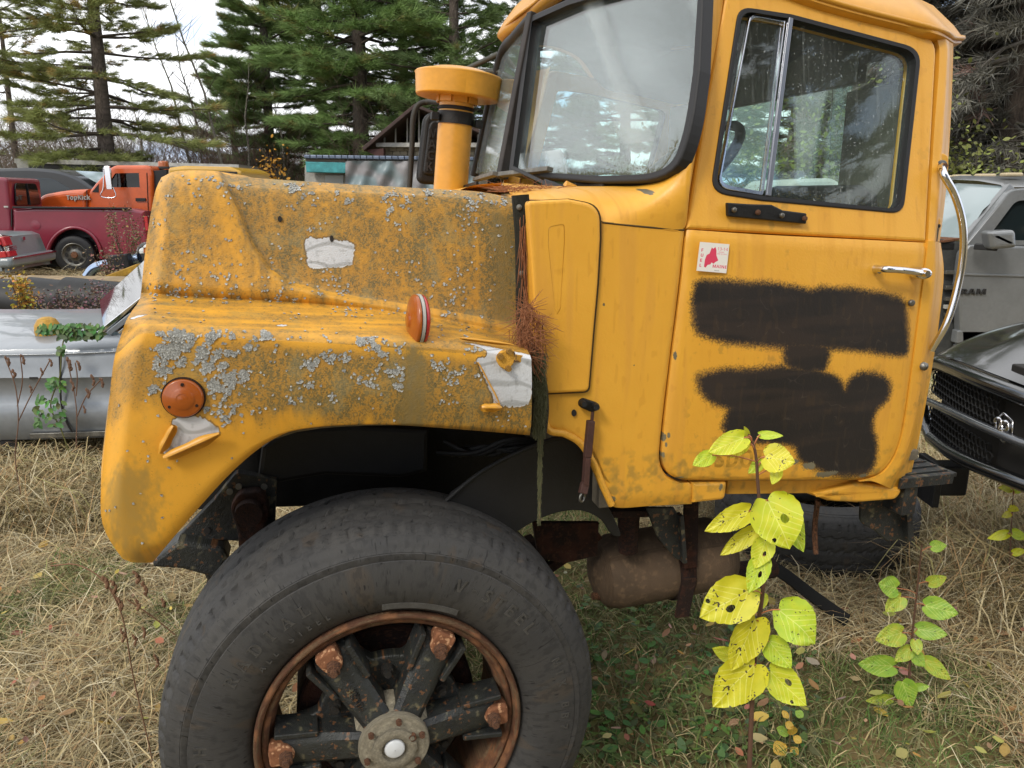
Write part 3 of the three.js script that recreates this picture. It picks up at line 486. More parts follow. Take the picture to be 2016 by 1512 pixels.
let mClamp; const mCast = std(0xffffff, .5, .1, { map: rep(castTex, 3), bumpMap: rep(bumpTex, 7), bumpScale: .003 });
// ---------- front wheel ----------
const tyreTex = (() => {
  const W = 1024, H = 512; // u round the tyre, v over the section
  return tex(W, H, (x, y) => { const n = tileN(x, y * 2, 1024, 8, 4), s = tileN(x * 1, y * 2 + 300, 1024, 60, 3), drip = sstep(.9, .93, noise(x * .2, y * .09 + 9)); let c = mix3(hex(0x434344), hex(0x615e59), n); c = mix3(c, hex(0x6b5a48), sstep(.66, .78, tileN(x + 500, y, 1024, 16, 3)) * .5); c = mix3(c, hex(0x2b2b2c), sstep(.5, .7, s) * .35); return mix3(c, hex(0x141414), drip * .8); });
})();
const TYRE = [[.30, -.262], [.31, -.27], [.36, -.295], [.42, -.3], [.47, -.285], [.494, -.262], [.505, -.235], [.51, -.2], [.511, -.155], [.511, -.11], [.51, -.065], [.506, -.035], [.5, -.016], [.493, -.004], [.484, .008], [.468, .018], [.455, .024], [.4535, .0235], [.452, .026], [.44, .0295], [.4385, .029], [.437, .0315], [.42, .036], [.40, .039], [.38, .04], [.36, .038], [.34, .031], [.325, .022], [.312, .012], [.305, .002], [.30, -.01]];
function tyreGeo(lug = true, seg = 420) {
  const rows = TYRE.map(([r0, z0], k) => { const row = []; for (let i = 0; i < seg; i++) {
    const a = i / seg * Math.PI * 2; let r = r0, z = z0;
    if (lug && r0 > .49) {                        // ribs, zigzag grooves and shoulder notches
      const q = (i / seg * 84) % 1, notch = q < .2 ? 1 : 0, zz = Math.abs(((i / seg * 56) % 1) - .5) * .03;
      if (z0 > -.03 || z0 < -.24) { r -= notch * .0048; z -= notch * .0032; }
      else for (const g of [-.2, -.13, -.065]) if (Math.abs(z0 - g - zz + .007) < .007) r -= .006;
    }
    row.push(V(Math.cos(a) * r, Math.sin(a) * r, z)); } return row; });
  const g = gridGeo(rows, true), p = g.attributes.position, u = new Float32Array(p.count * 2);
  for (let i = 0; i < p.count; i++) { u[i * 2] = (i % seg) / seg * 4; u[i * 2 + 1] = (i / seg | 0) / TYRE.length; }
  g.setAttribute('uv', new THREE.BufferAttribute(u, 2)); return toCreasedNormals(g, .7);
}
const TY_FINE = []; for (let i = 0; i + 1 < TYRE.length; i++) { const n = TYRE[i][0] > .49 && TYRE[i][1] < 0 ? 4 : 1; for (let k = 0; k < n; k++) TY_FINE.push([lerp(TYRE[i][0], TYRE[i + 1][0], k / n), lerp(TYRE[i][1], TYRE[i + 1][1], k / n)]); } TY_FINE.push(TYRE[TYRE.length - 1]); TYRE.splice(0, TYRE.length, ...TY_FINE);
const mTyre = std(0xb4b4b4, .7, 0, { map: tyreTex, bumpMap: rep(bumpTex, 12, 3), bumpScale: .0008 });
const wheel = new THREE.Group(); wheel.name = 'front_wheel'; wheel.position.set(0, .49, 0); wheel.userData = { label: 'worn front wheel with rusty rim and black cast spokes' }; truck.add(wheel);
mk('tyre', tyreGeo(), mTyre, wheel);
function round(str, r, a0, da, size, font = FONT, z = .0402, up = 1) { // raised letters round the sidewall, reading clockwise
  const out = []; [...str].forEach((c, i) => { if (c === ' ') return; const g = text(c, size, .0014, font), a = a0 - i * da; g.rotateZ(a - Math.PI / 2); g.translate(Math.cos(a) * r, Math.sin(a) * r, z - .0007); out.push(g); }); return out;
}
const D2R = Math.PI / 180, mLetter = std(0x5a5957, .75, 0, { map: rep(grimeTex, 8) });
mk('sidewall_lettering', [...round('RADIAL', .392, 148 * D2R, 6.3 * D2R, .027, SERIF), ...round('ALL STEEL', .352, 140 * D2R, 3.6 * D2R, .014, FONT, .0362), ...round('V-STEEL', .398, 66 * D2R, 5.0 * D2R, .03), ...round('MIX', .41, 19 * D2R, 4.2 * D2R, .02, FONT, .0384), ...round('BB7', .412, 2 * D2R, 4.2 * D2R, .02, FONT, .0384), ...round('RDH', .412, 183 * D2R, 5 * D2R, .026, FONT, .0384)], mLetter, wheel);
{ // label bar
  const o = [], i = []; for (let k = 0; k <= 24; k++) { const a = (92 - k * 1.25) * D2R; o.push(new THREE.Vector2(Math.cos(a) * .338, Math.sin(a) * .338)); i.unshift(new THREE.Vector2(Math.cos(a) * .324, Math.sin(a) * .324)); }
  mk('sidewall_badge', slabUV({ p: V(0, 0, .0305), n: V(0, 0, 1), u: V(1, 0, 0), v: V(0, 1, 0) }, [...o, ...i], .004, { bevel: .001 }), mLetter, wheel);
}
const rimTex = tex(512, 256, (x, y) => { const a = tileN(x, y, 512, 12), b = tileN(x + 200, y + 90, 512, 50, 3), s = tileN(x, y * 5, 512, 8, 3); return mix3(mix3(hex(0x664632), hex(0x966c4c), sstep(.3, .7, a)), mix3(hex(0x5c4a36), hex(0x8d7d63), b), sstep(.48, .64, s) * .75); });
mk('rim', zAxis(lathe([[.262, .205], [.262, .03], [.2665, .022], [.271, .02], [.2725, .008], [.2735, -.004], [.281, -.009], [.287, -.008], [.289, .0], [.2905, -.014], [.294, -.023], [.3, -.0255], [.305, -.021], [.3055, -.006], [.299, .02], [.29, .06], [.29, .2], [.262, .205]].map(([r, y]) => [r, -y]).reverse(), 128)), std(0xd0c4b8, .88, 0, { map: rep(rimTex, 6, 1), bumpMap: rep(bumpTex, 8, 1), bumpScale: .003 }), wheel);
mk('brake_drum', zAxis(lathe([[.05, -.09], [.205, -.09], [.214, -.095], [.214, -.24], [.2, -.25], [.05, -.25]], 64)), M.rustDark, wheel);
{
  const plate = []; for (let i = 0; i < 180; i++) { const a = i / 180 * Math.PI * 2, q = Math.abs(((i / 180 * 6) % 1) - .5) * 2; const r = lerp(.172, .262, sstep(.35, .95, q)) ; plate.push(new THREE.Vector2(Math.cos(a) * r, Math.sin(a) * r)); }
  mk('spider_plate', slabUV({ p: V(0, 0, -.028), n: V(0, 0, 1), u: V(1, 0, 0), v: V(0, 1, 0) }, plate, .035, { bevel: .006, seg: 3 }), mCast, wheel);
  for (let k = 0; k < 6; k++) {
    const a = k * Math.PI / 3 + .02, R = (g) => g.rotateZ(a);
    const s = new THREE.BoxGeometry(.205, .078, .07, 10, 6, 2), p = s.attributes.position;
    for (let i = 0; i < p.count; i++) { const x = p.getX(i) + .1025, t = x / .205; let y = p.getY(i), z = p.getZ(i); y *= lerp(.86, 1.08, t); const e = Math.abs(y) / .039; if (z > 0) z = z - .012 * sstep(.55, 1, e) + lerp(.028, -.012, t) - .03 * sstep(.9, 1, t); p.setXYZ(i, .055 + x, y, z - .012); }
    s.computeVertexNormals(); uvBox(s);
    const ears = [-1, 1].map((q) => box(.095, .014, .075, .21, q * .047, -.008, 0, 0, q * .1, .004));
    mk('spoke', [R(toCreasedNormals(clean(s), .6)), ...ears.map(R)], mCast, wheel);
    const w = new THREE.ExtrudeGeometry(new THREE.Shape(rpoly([[-.026, .03, .012], [.026, .03, .012], [.024, -.012, .01], [.008, -.026, .01], [-.008, -.026, .01], [-.024, -.012, .01]].map((q) => [...q]), 4).map(([x, y]) => new THREE.Vector2(x, y))), { depth: .03, bevelThickness: .006, bevelSize: .005, bevelOffset: -.005, bevelSegments: 3 });
    w.rotateZ(-Math.PI / 2); w.translate(.243, 0, -.008); const wd = new THREE.Group();
    const lug = mk('clamp', uvBox(R(w)), mClamp ??= std(0xffe9d8, .9, 0, { map: rep(tex(128, 128, (x, y) => mix3(mix3(hex(0x6e4a34), hex(0x9c7456), tileN(x, y, 128, 7)), hex(0xc8a888), sstep(.55, .7, tileN(x + 30, y, 128, 14)))), 9), bumpMap: rep(bumpTex, 12), bumpScale: .003 }), wheel);
    mk('nut', [R(zAxis(new THREE.CylinderGeometry(.0155, .0165, .022, 6)).translate(.236, 0, .036)), R(zAxis(new THREE.CylinderGeometry(.008, .009, .04, 12)).translate(.236, 0, .04))], M.rust, lug);
    const b = a + Math.PI / 6; mk('plate_bolt', [zAxis(new THREE.CylinderGeometry(.015, .016, .016, 6)).translate(Math.cos(b) * .142, Math.sin(b) * .142, -.018), zAxis(new THREE.CylinderGeometry(.009, .009, .03, 10)).translate(Math.cos(b) * .142, Math.sin(b) * .142, -.014)], mCast, wheel);
  }
  const num = text('389-04', .017, .003); num.rotateZ(-1.15); num.translate(-.078, .118, .0385); mk('cast_number', num, mCast, wheel);
  const mHub = std(0xc4bca8, .9, 0, { map: rep(grimeTex, 9), bumpMap: rep(bumpTex, 10), bumpScale: .004 });
  const hub = mk('hub', zAxis(lathe([[.09, -.02], [.088, .03], [.078, .035], [.075, .045], [.08, .048], [.08, .06], [.0765, .064], [.05, .065], [.049, .073], [.03, .075], [.029, .067], [.001, .067]], 48)), mHub, wheel);
  for (let k = 0; k < 6; k++) { const a = k * Math.PI / 3 + .35; mk('hub_bolt', zAxis(new THREE.CylinderGeometry(.0065, .0075, .012, 6)).translate(Math.cos(a) * .066, Math.sin(a) * .066, .068), M.rust, hub); }
  mk('hub_cap', zAxis(lathe([[.023, .065], [.023, .071], [.019, .075], [.001, .0765]], 32)), std(0xcfd2d4, .4), hub);
  mk('fill_plug', zAxis(lathe([[.009, .1], [.009, .112], [.006, .112], [.005, .108], [.0005, .108]], 16)).translate(.04, .022, -.038), M.rust, hub);
}
// ---------- chassis seen through the arch ----------
{
  const fr = (z) => [box(2.1, .25, .014, .5, .93, z, 0, 0, -.07), box(2.1, .014, .08, .5, 1.05, z - .04, 0, 0, -.07), box(2.1, .014, .08, .5, .81, z - .04, 0, 0, -.07)];
  mk('frame_rail', fr(-.52), M.darkMetal, truck); mk('frame_rail', fr(-1.34), M.darkMetal, truck);
  mk('engine_block', [box(.75, .4, .5, -.02, 1.3, ZC), box(.5, .22, .36, -.02, 1.06, ZC)], M.black, truck);
  mk('inner_fender', slab(F, -.36, [[505, 960], [515, 880], [560, 845], [700, 838], [845, 846], [842, 930], [790, 942], [640, 936], [560, 950]], .12, { bevel: .012 }), M.black, truck);
  mk('bulkhead', box(.02, .5, 1.3, .47, 1.2, ZC + .05), M.primer, truck);
  mk('axle', [box(.1, .11, 1.3, 0, .47, ZC + .02), box(.16, .2, .1, 0, .5, -.3)], M.rustDark, truck);
  const sp = []; for (let k = 0; k < 6; k++) { const pts = []; for (let i = 0; i <= 8; i++) { const x = -.44 + i * .115; pts.push(V(x, .62 - k * .016 + .08 * (x / .5) ** 2, -.46)); } sp.push(...pts.slice(k > 2 ? 1 : 0, k > 2 ? -2 : -1).map((p, i) => bar(p, pts[i + 1 + (k > 2 ? 1 : 0)], .013, .08))); }
  mk('leaf_spring', sp, M.rustDark, truck);
  mk('spring_shackle', [slab(F, -.3, rpoly([[452, 1000, 12], [470, 972, 12], [515, 968, 14], [532, 1005, 16], [520, 1048, 8], [516, 1120], [472, 1120], [468, 1050, 10]]), .05, { bevel: .006 }), place(zAxis(new THREE.CylinderGeometry(.032, .034, .03, 24)), T(490, 1010, -.29))], M.rustDark, truck);
  mk('front_rail_end', [slab(F, -.34, rpoly([[345, 1062, 8], [420, 985], [465, 930, 8], [545, 945], [540, 1070, 6], [440, 1064]]), .03), slab(F, -.30, rpoly([[300, 1104, 8], [350, 1066], [440, 1080, 8], [450, 1100], [425, 1140, 8], [360, 1122], [300, 1118, 5]]), .08, { bevel: .01 }), bar(T(420, 1100, -.35), T(445, 1150, -.35), .06, .05)], mCast, truck);
  for (const [a, b] of [[408, 1044], [452, 968], [470, 958], [520, 958]]) mk('rail_hole_disc', place(zAxis(new THREE.CylinderGeometry(.008, .008, .004, 12)), T(a, b, -.337)), b > 1000 ? M.dark : M.grey, truck);  // solid discs; the dark one paints the shade inside a hole
  mk('splash_guard', slab(F, -.17, spline2([[878, 988], [940, 936], [1010, 897], [1090, 866], [1130, 861], [1152, 878], [1172, 930], [1192, 985], [1214, 1030], [1222, 1056], [1206, 1054], [1184, 1024], [1146, 1006], [1096, 1010], [1050, 1028], [1008, 1050], [960, 1040]], 3, true), .012, { bevel: .003 }), M.black, truck);
  mk('guard_rim', tube([[878, 986], [940, 934], [1010, 895], [1090, 864], [1132, 860]].map(([a, b]) => T(a, b, -.166)), .005), M.black, truck);
  // wires and hoses in the dark
  const r = rng(3); for (let k = 0; k < 6; k++) mk('hose', tube([T(860 + k * 14, 862 + r() * 40, -.4), T(930 + r() * 40, 880 + r() * 26, -.35), T(1010, 862 + r() * 30, -.3), T(1075 + r() * 30, 870 + r() * 15, -.32)], .006 + .004 * r(), 24, 6), M.black, truck);
  mk('support_bracket', [slab(F, -.36, [[1050, 1030], [1180, 1030], [1176, 1095], [1110, 1110], [1060, 1100]], .02), bar(T(1050, 1140, -.42), T(1180, 1050, -.4), .03, .02), bar(T(1085, 1150, -.45), T(1060, 1080, -.45), .03, .02)], M.rustDark, truck);
  mk('hanger_stub', [cone(T(1238, 1000, -.3), T(1236, 1085, -.3), .032, .028, 12), bar(T(1195, 1003, -.3), T(1275, 1001, -.3), .02, .08)], M.rustDark, truck);
  mk('hanger_bracket', [slab(F, -.24, rpoly([[1272, 1000], [1328, 1000], [1347, 1040], [1342, 1104], [1330, 1100], [1296, 1060], [1284, 1030]]), .012), bar(T(1338, 1012, -.235), T(1345, 1105, -.235), .012, .03)], mCast, truck);
}
// ---------- air tank ----------
{
  const a = T(1162, 1132, -.42), R = .112, L = .27;
  const tank = lathe([[.001, 0], [.04, .004], [.08, .018], [.1, .036], [R, .07], [R, L], [R * .99, L + .01], [R * 1.01, L + .012], [R * 1.01, L + .13], [.09, L + .18], [.001, L + .2]], 48); tank.rotateZ(-Math.PI / 2); tank.rotateZ(.055); place(tank, a); uvBox(tank);
  const tk = mk('air_tank', tank, std(0xffffff, .85, 0, { map: rep(tex(512, 512, (x, y) => { const n = tileN(x, y, 512, 7), s = tileN(x + 99, y + 5, 512, 40, 3); return mix3(mix3(hex(0x4a3c2e), hex(0x685440), n), hex(0x7e664c), sstep(.5, .8, s) * .5); }), 2), bumpMap: rep(bumpTex, 4), bumpScale: .002 }), truck);
  mk('drain_plug', new THREE.CylinderGeometry(.011, .013, .03, 8).rotateZ(Math.PI / 2).translate(a.x + .012, a.y - .055, a.z + .03), M.rust, tk);
  const st = lathe([[R + .004, -.025], [R + .007, -.025], [R + .007, .025], [R + .004, .025]], 40); st.rotateZ(-Math.PI / 2 + .055); place(st, V(a.x + .265, a.y + .016, a.z)); mk('tank_strap', [st, bar(V(a.x + .265, a.y + .02, a.z + .12), V(a.x + .258, a.y - .12, a.z + .1), .045, .012, V(1, 0, 0)), bar(V(a.x + .27, a.y + .28, a.z + .09), V(a.x + .265, a.y + .05, a.z + .12), .045, .01, V(1, 0, 0))], M.rustDark, truck);
  mk('rusty_pipe', tube([T(1375, 1142, -.5), T(1430, 1130, -.52), T(1520, 1118, -.55)], .035, 20), M.rustDark, truck);
}
// ---------- parts behind the sill ----------
mk('hanging_strip', tube([T(1610, 985, -.3), T(1604, 1040, -.31), T(1606, 1090, -.3)], .008, 16), M.rust, truck);
mk('rear_bracket', [slab(F, -.2, rpoly([[1697, 986, 6], [1778, 970, 6], [1788, 1060, 4], [1748, 1066], [1722, 1044], [1694, 1030, 14]]), .012), bar(T(1782, 978, -.19), T(1788, 1062, -.19), .02, .03)], mCast, truck);
{ // step tread behind the cab
  const a = T(1740, 934, -.16), g = [box(.2, .012, .3, a.x + .12, a.y - .01, a.z - .12, 0, .1, -.05), box(.2, .03, .008, a.x + .12, a.y - .02, a.z + .03, 0, .1, -.05), box(.05, .1, .1, a.x + .07, a.y - .07, a.z - .02, 0, .1, 0, .004)];
  for (let k = 0; k < 7; k++) g.push(box(.19, .004, .008, a.x + .12, a.y - .001, a.z + .01 - k * .04, 0, .1, -.05)); mk('step', g, mCast, truck);
}
// ---------- lamps ----------
const amber = new THREE.MeshPhysicalMaterial({ color: new THREE.Color(.33, .075, .006), roughness: .3, clearcoat: .4 }), red = new THREE.MeshPhysicalMaterial({ color: new THREE.Color(.42, .015, .02), roughness: .25, clearcoat: .6 });
{
  const p = T(361, 783, .026), l = zAxis(lathe([[.0375, 0], [.0375, .006], [.0355, .009], [.034, .0095], [.021, .013], [.0205, .0145], [.011, .0175], [.0105, .0165], [.005, .018], [.0005, .0185]], 48)); l.rotateX(-.06); place(l, p);
  const lm = mk('side_marker_lamp', l, amber, truck, { label: 'round amber lamp below the lichen patch' });
  for (const a of [1.5, 3.65, 5.75]) mk('lamp_screw', zAxis(new THREE.CylinderGeometry(.003, .0035, .004, 8)).translate(p.x + Math.cos(a) * .028, p.y + Math.sin(a) * .028, p.z + .0105), M.rustDark, lm);
  mk('lamp_gasket', place(zAxis(new THREE.CylinderGeometry(.0395, .0405, .006, 48)), V(p.x, p.y, p.z + .001)), M.rustDark, truck);
}
{
  const p = T(823, 630, -.02), R = .053, half = (s) => lathe([[R, 0], [R, .006], [R * .96, .011], [R * .8, .017], [R * .5, .022], [R * .3, .024], [R * .28, .03], [.0005, .031]], 40).rotateZ(s * Math.PI / 2);
  const g = new THREE.Group(); g.name = 'fender_turn_lamp'; g.position.copy(p); g.rotation.set(0, .12, -.07); g.scale.set(.62, 1, 1); g.userData = { label: 'two-faced amber and red lamp standing on the fender' }; truck.add(g);
  mk('amber_lens', half(1).translate(-.008, 0, 0), amber, g); mk('red_lens', half(-1).translate(.008, 0, 0), red, g);
  mk('white_ring', new THREE.CylinderGeometry(R * 1.02, R * 1.02, .01, 40).rotateZ(Math.PI / 2), M.white, g); mk('lamp_stalk', new THREE.CylinderGeometry(.012, .016, .03, 16).translate(0, -R - .008, 0), M.grey, g);
}
// ---------- hood hardware ----------
mk('hood_bracket', [slab(F, .034, rpoly([[976, 706, 8], [988, 690, 8], [1012, 688, 6], [1018, 706], [1000, 732, 8], [984, 722, 6]]), .012, { bevel: .003 }), ...[[985, 702], [1003, 692], [1001, 726]].map(([a, b]) => place(zAxis(new THREE.CylinderGeometry(.006, .007, .01, 10)), T(a, b, .038))), bar(T(1008, 704, .03), T(1036, 708, .0), .016, .014)], std(0xffffff, .8, 0, { map: rep(tex(128, 128, (x, y) => mix3(hex(0xd09a34), hex(0x5a4230), sstep(.45, .6, tileN(x, y, 128, 6)))), 9), bumpMap: rep(bumpTex, 10), bumpScale: .003 }), truck);
const holeDisc = (px, py, z, r = .006, sy = 1) => mk('dark_hole_disc', place(zAxis(new THREE.CylinderGeometry(r, r, .003, 14)).scale(1, sy, 1), T(px, py, z)), M.dark, truck);  // solid dark disc, its colour standing for the shade in a hole
holeDisc(551, 431, -.2065, .0045, 1.4); holeDisc(653, 470, -.204, .004, 1.8); holeDisc(1130, 813, ZS + .0, .006, 1.4);
mk('hood_gap_seal', [tube([[1024, 384], [1030, 460], [1032, 560], [1034, 650], [1054, 720], [1064, 800], [1060, 850]].map(([a, b], i) => T(a, b, i < 4 ? -.17 : -.08)), .02, 50, 10)], std(0x2a2a20, .95, 0, { bumpMap: rep(bumpTex, 8), bumpScale: .006 }), truck);
for (const [a, b, z] of [[1022, 408, -.15], [1027, 538, -.15], [1064, 735, -.058], [1058, 818, -.058]]) mk('rivet', place(zAxis(lathe([[.0065, 0], [.006, .003], [.0005, .005]], 12)), T(a, b, z)), M.grey, truck);
// hood latch
{
  const g = [slab(F, ZS + .02, rpoly([[1141, 792, 5], [1150, 785, 5], [1182, 796, 6], [1180, 808, 5], [1164, 812, 4], [1142, 802, 4]]), .016, { bevel: .003 }), place(zAxis(new THREE.CylinderGeometry(.007, .007, .02, 8)), T(1148, 794, ZS + .025)), place(zAxis(new THREE.CylinderGeometry(.008, .008, .02, 8)), T(1172, 800, ZS + .025))];
  mk('latch_anchor', g, M.darkMetal, truck);
  mk('latch_rod', [cone(T(1167, 810, ZS + .02), T(1165, 830, ZS + .02), .004, .004), bar(T(1163, 828, ZS + .02), T(1156, 900, ZS + .02), .018, .018, V(0, 0, 1)), bar(T(1156, 900, ZS + .02), T(1152, 955, ZS + .022), .02, .014, V(0, 0, 1)), bar(T(1152, 950, ZS + .022), T(1147, 972, ZS + .03), .014, .02, V(0, 0, 1))], std(0x5d3a31, .75, 0, { map: rep(grimeTex, 6) }), truck);
  const rg = new THREE.TorusGeometry(.011, .003, 8, 24); rg.rotateY(.7); mk('latch_ring', place(rg, T(1146, 979, ZS + .03)), M.steel, truck);
}
// ---------- door fittings ----------
mk('door_handle', (() => { const z = ZS + .045, r = [], N = 20; const pts = [[1724, 529], [1745, 530], [1775, 532], [1805, 536], [1822, 538]].map(([a, b], i) => T(a, b, z - (i === 0 ? .03 : i === 4 ? .006 : 0))); const h = tube(pts, .0085, 24, 12); return [h, place(zAxis(lathe([[.02, 0], [.02, .02], [.015, .03], [.0005, .03]], 24)).scale(1.2, .75, 1), T(1806, 537, ZS + .01)), place(zAxis(new THREE.CylinderGeometry(.008, .009, .03, 16)), T(1818, 538, ZS + .045)), place(zAxis(new THREE.CylinderGeometry(.01, .012, .02, 16)), T(1727, 530, ZS + .012))]; })(), M.chrome, truck);
mk('door_lock', place(zAxis(lathe([[.0085, 0], [.0085, .006], [.006, .009], [.0005, .008]], 20)), T(1793, 596, ZS + .004)), M.steel, truck);
mk('corner_bolt', place(zAxis(lathe([[.012, 0], [.011, .012], [.0005, .016]], 8)), T(1815, 720, ZS - .006)), M.steel, truck);
mk('door_bracket', [slab(F, ZS + .006, rpoly([[1433, 399, 3], [1478, 402, 4], [1520, 403], [1542, 414], [1589, 420, 3], [1588, 441, 3], [1434, 426, 3]]), .014, { bevel: .003 })], M.black, truck);
for (const [a, b, m] of [[1444, 413, 1], [1491, 418, 0], [1538, 424, 1], [1583, 430, 0]]) mk('bracket_bolt', place(zAxis(lathe([[.0065, 0], [.0065, .006], [.004, .008], [.0005, .008]], 6)), T(a, b, ZS + .006)), m ? M.steel : M.rust, truck);
mk('grab_rail', [tube([[1853, 322], [1858, 344], [1880, 385], [1895, 440], [1896, 500], [1884, 570], [1862, 640], [1834, 690]].map(([a, b], i) => T(a, b, i === 0 ? ZS - .06 : i === 7 ? ZS - .02 : ZS - .0)), .0095, 60, 14)], M.chrome, truck);
mk('rail_mount', [slab(F, ZS - .045, rpoly([[1845, 316, 8], [1866, 314, 10], [1866, 338, 8], [1862, 352, 5], [1850, 350, 5]]), .008)], M.steel, truck); mk('rail_bolt', place(zAxis(new THREE.CylinderGeometry(.007, .008, .02, 8)), T(1856, 327, ZS - .035)), M.rust, truck);
mk('mount_tab', slab(F, ZS - .052, rpoly([[1846, 300], [1868, 304, 10], [1868, 342, 12], [1846, 358]]), .02), mCab, truck); const tab2 = mk('mount_tab', slab(F, ZS - .04, rpoly([[1836, 415], [1852, 428, 8], [1853, 452, 10], [1836, 468]]), .02), mCab, truck);
holeDisc(1838, 444, ZS - .037, .005); holeDisc(1848, 445, ZS - .037, .005);
{ // fuel permit sticker
  const c = document.createElement('canvas'); c.width = 256; c.height = 256; const g = c.getContext('2d'); g.fillStyle = '#e6e2da'; g.fillRect(0, 0, 256, 256); g.fillStyle = '#d8405f';
  g.beginPath(); [[60, 215], [62, 150], [72, 110], [95, 95], [108, 40], [122, 52], [138, 34], [150, 60], [156, 108], [176, 150], [150, 168], [140, 182], [120, 172], [112, 190], [90, 196], [74, 222]].forEach(([x, y], i) => i ? g.lineTo(x, y) : g.moveTo(x, y)); g.fill();
  g.font = 'bold 40px sans-serif'; ['F', 'U', 'E', 'L'].forEach((q, i) => g.fillText(q, 18, 84 + i * 45)); g.font = '36px sans-serif'; g.fillText('13-14', 158, 60); g.font = 'bold 38px sans-serif'; g.fillText('MAINE', 130, 216); g.font = '13px sans-serif'; g.fillText('EXPIRES', 172, 80); g.fillText('JUNE 30, 2014', 160, 96); g.fillStyle = '#555'; g.fillText('000525', 150, 244);
  const t = new THREE.CanvasTexture(c); t.colorSpace = THREE.SRGBColorSpace; const q = [[1378, 476], [1436, 481], [1430, 538], [1371, 533]].map(([a, b]) => T(a, b, ZS + .012)), s = new THREE.BufferGeometry();
  const P = [], e = V(0, 0, -.0012); for (const k of [3, 2, 1, 3, 1, 0]) P.push(...q[k].toArray()); s.setAttribute('position', new THREE.BufferAttribute(new Float32Array(P), 3)); s.setAttribute('uv', new THREE.BufferAttribute(new Float32Array([0, 0, 1, 0, 1, 1, 0, 0, 1, 1, 0, 1]), 2)); s.computeVertexNormals();
  mk('permit_sticker', s, std(0xffffff, .5, 0, { map: t }), truck, { label: 'square white and pink fuel permit sticker' });
}
// ---------- wipers, screen-bottom growth ----------
mk('wiper_arm', bar(F.P(940, 360, offs(wsPl2, .04)), F.P(900, 372, offs(wsPl2, .08)), .012, .01), M.black, truck);
mk('wiper_arm', [bar(F.P(1010, 330, offs(wsPl, .04)), F.P(1085, 366, offs(wsPl, .05)), .012, .01, wsPl.n), bar(F.P(1075, 360, offs(wsPl, .05)), F.P(1112, 374, offs(wsPl, .05)), .022, .02, wsPl.n)], M.black, truck);
mk('wiper_pivot', place(new THREE.CylinderGeometry(.015, .017, .03, 16).rotateZ(1.1), F.P(1120, 371, offs(wsPl, .04))), mYellow, truck);
mk('wiper_blade', [bar(F.P(986, 344, offs(wsPl, .03)), F.P(1083, 333, offs(wsPl, .03)), .022, .014, wsPl.n)], std(0x8a8a86, .6, .3, { map: rep(grimeTex, 9) }), truck);
mk('wiper_blade', bar(F.P(936, 354, offs(wsPl2, .03)), F.P(976, 342, offs(wsPl2, .03)), .022, .014, wsPl2.n), std(0x8a8a86, .6, .3, { map: rep(grimeTex, 9) }), truck);
{ // moss along the lower edge of the screens
  const r = rng(21), pos = []; const q = V();
  const put = (px, py, pl, s) => { const p = F.P(px, py, offs(pl, .002)), a = r() * 6.28; for (const [x, y, h] of [[-.5, 0, 0], [.5, 0, .1], [Math.cos(a), 1.6 * r(), .5]]) { q.copy(p).addScaledVector(pl.u, x * s).addScaledVector(pl.v, y * s).addScaledVector(pl.n, h * s); pos.push(q.x, q.y, q.z); } };
  for (let i = 0; i < 3600; i++) { const x = 1005 + r() * 330, e = Math.abs(r() + r() + r() - 1.5) / 1.5, yb = 344 - Math.max(0, x - 1280) ** 2 * .022; put(x, yb - e * e * 52, wsPl, .0016 + .0016 * r()); }
  for (let i = 0; i < 900; i++) { const t = r(), e = r() ** 2; put(938 + t * 46 + e * 5, 340 - e * 40, wsPl2, .003 + .003 * r()); }
  for (let i = 0; i < 500; i++) { const t = r(), e = r() ** 2; put(1420 + t * 330, 380 + t * 35 - e * 22, offs(winPl, .004), .0015 + .0015 * r()); }
  const g = new THREE.BufferGeometry(); g.setAttribute('position', new THREE.BufferAttribute(new Float32Array(pos), 3)); g.computeVertexNormals(); mk('screen_moss', g, std(0x5f5c38, 1), truck, { kind: 'stuff' });
}
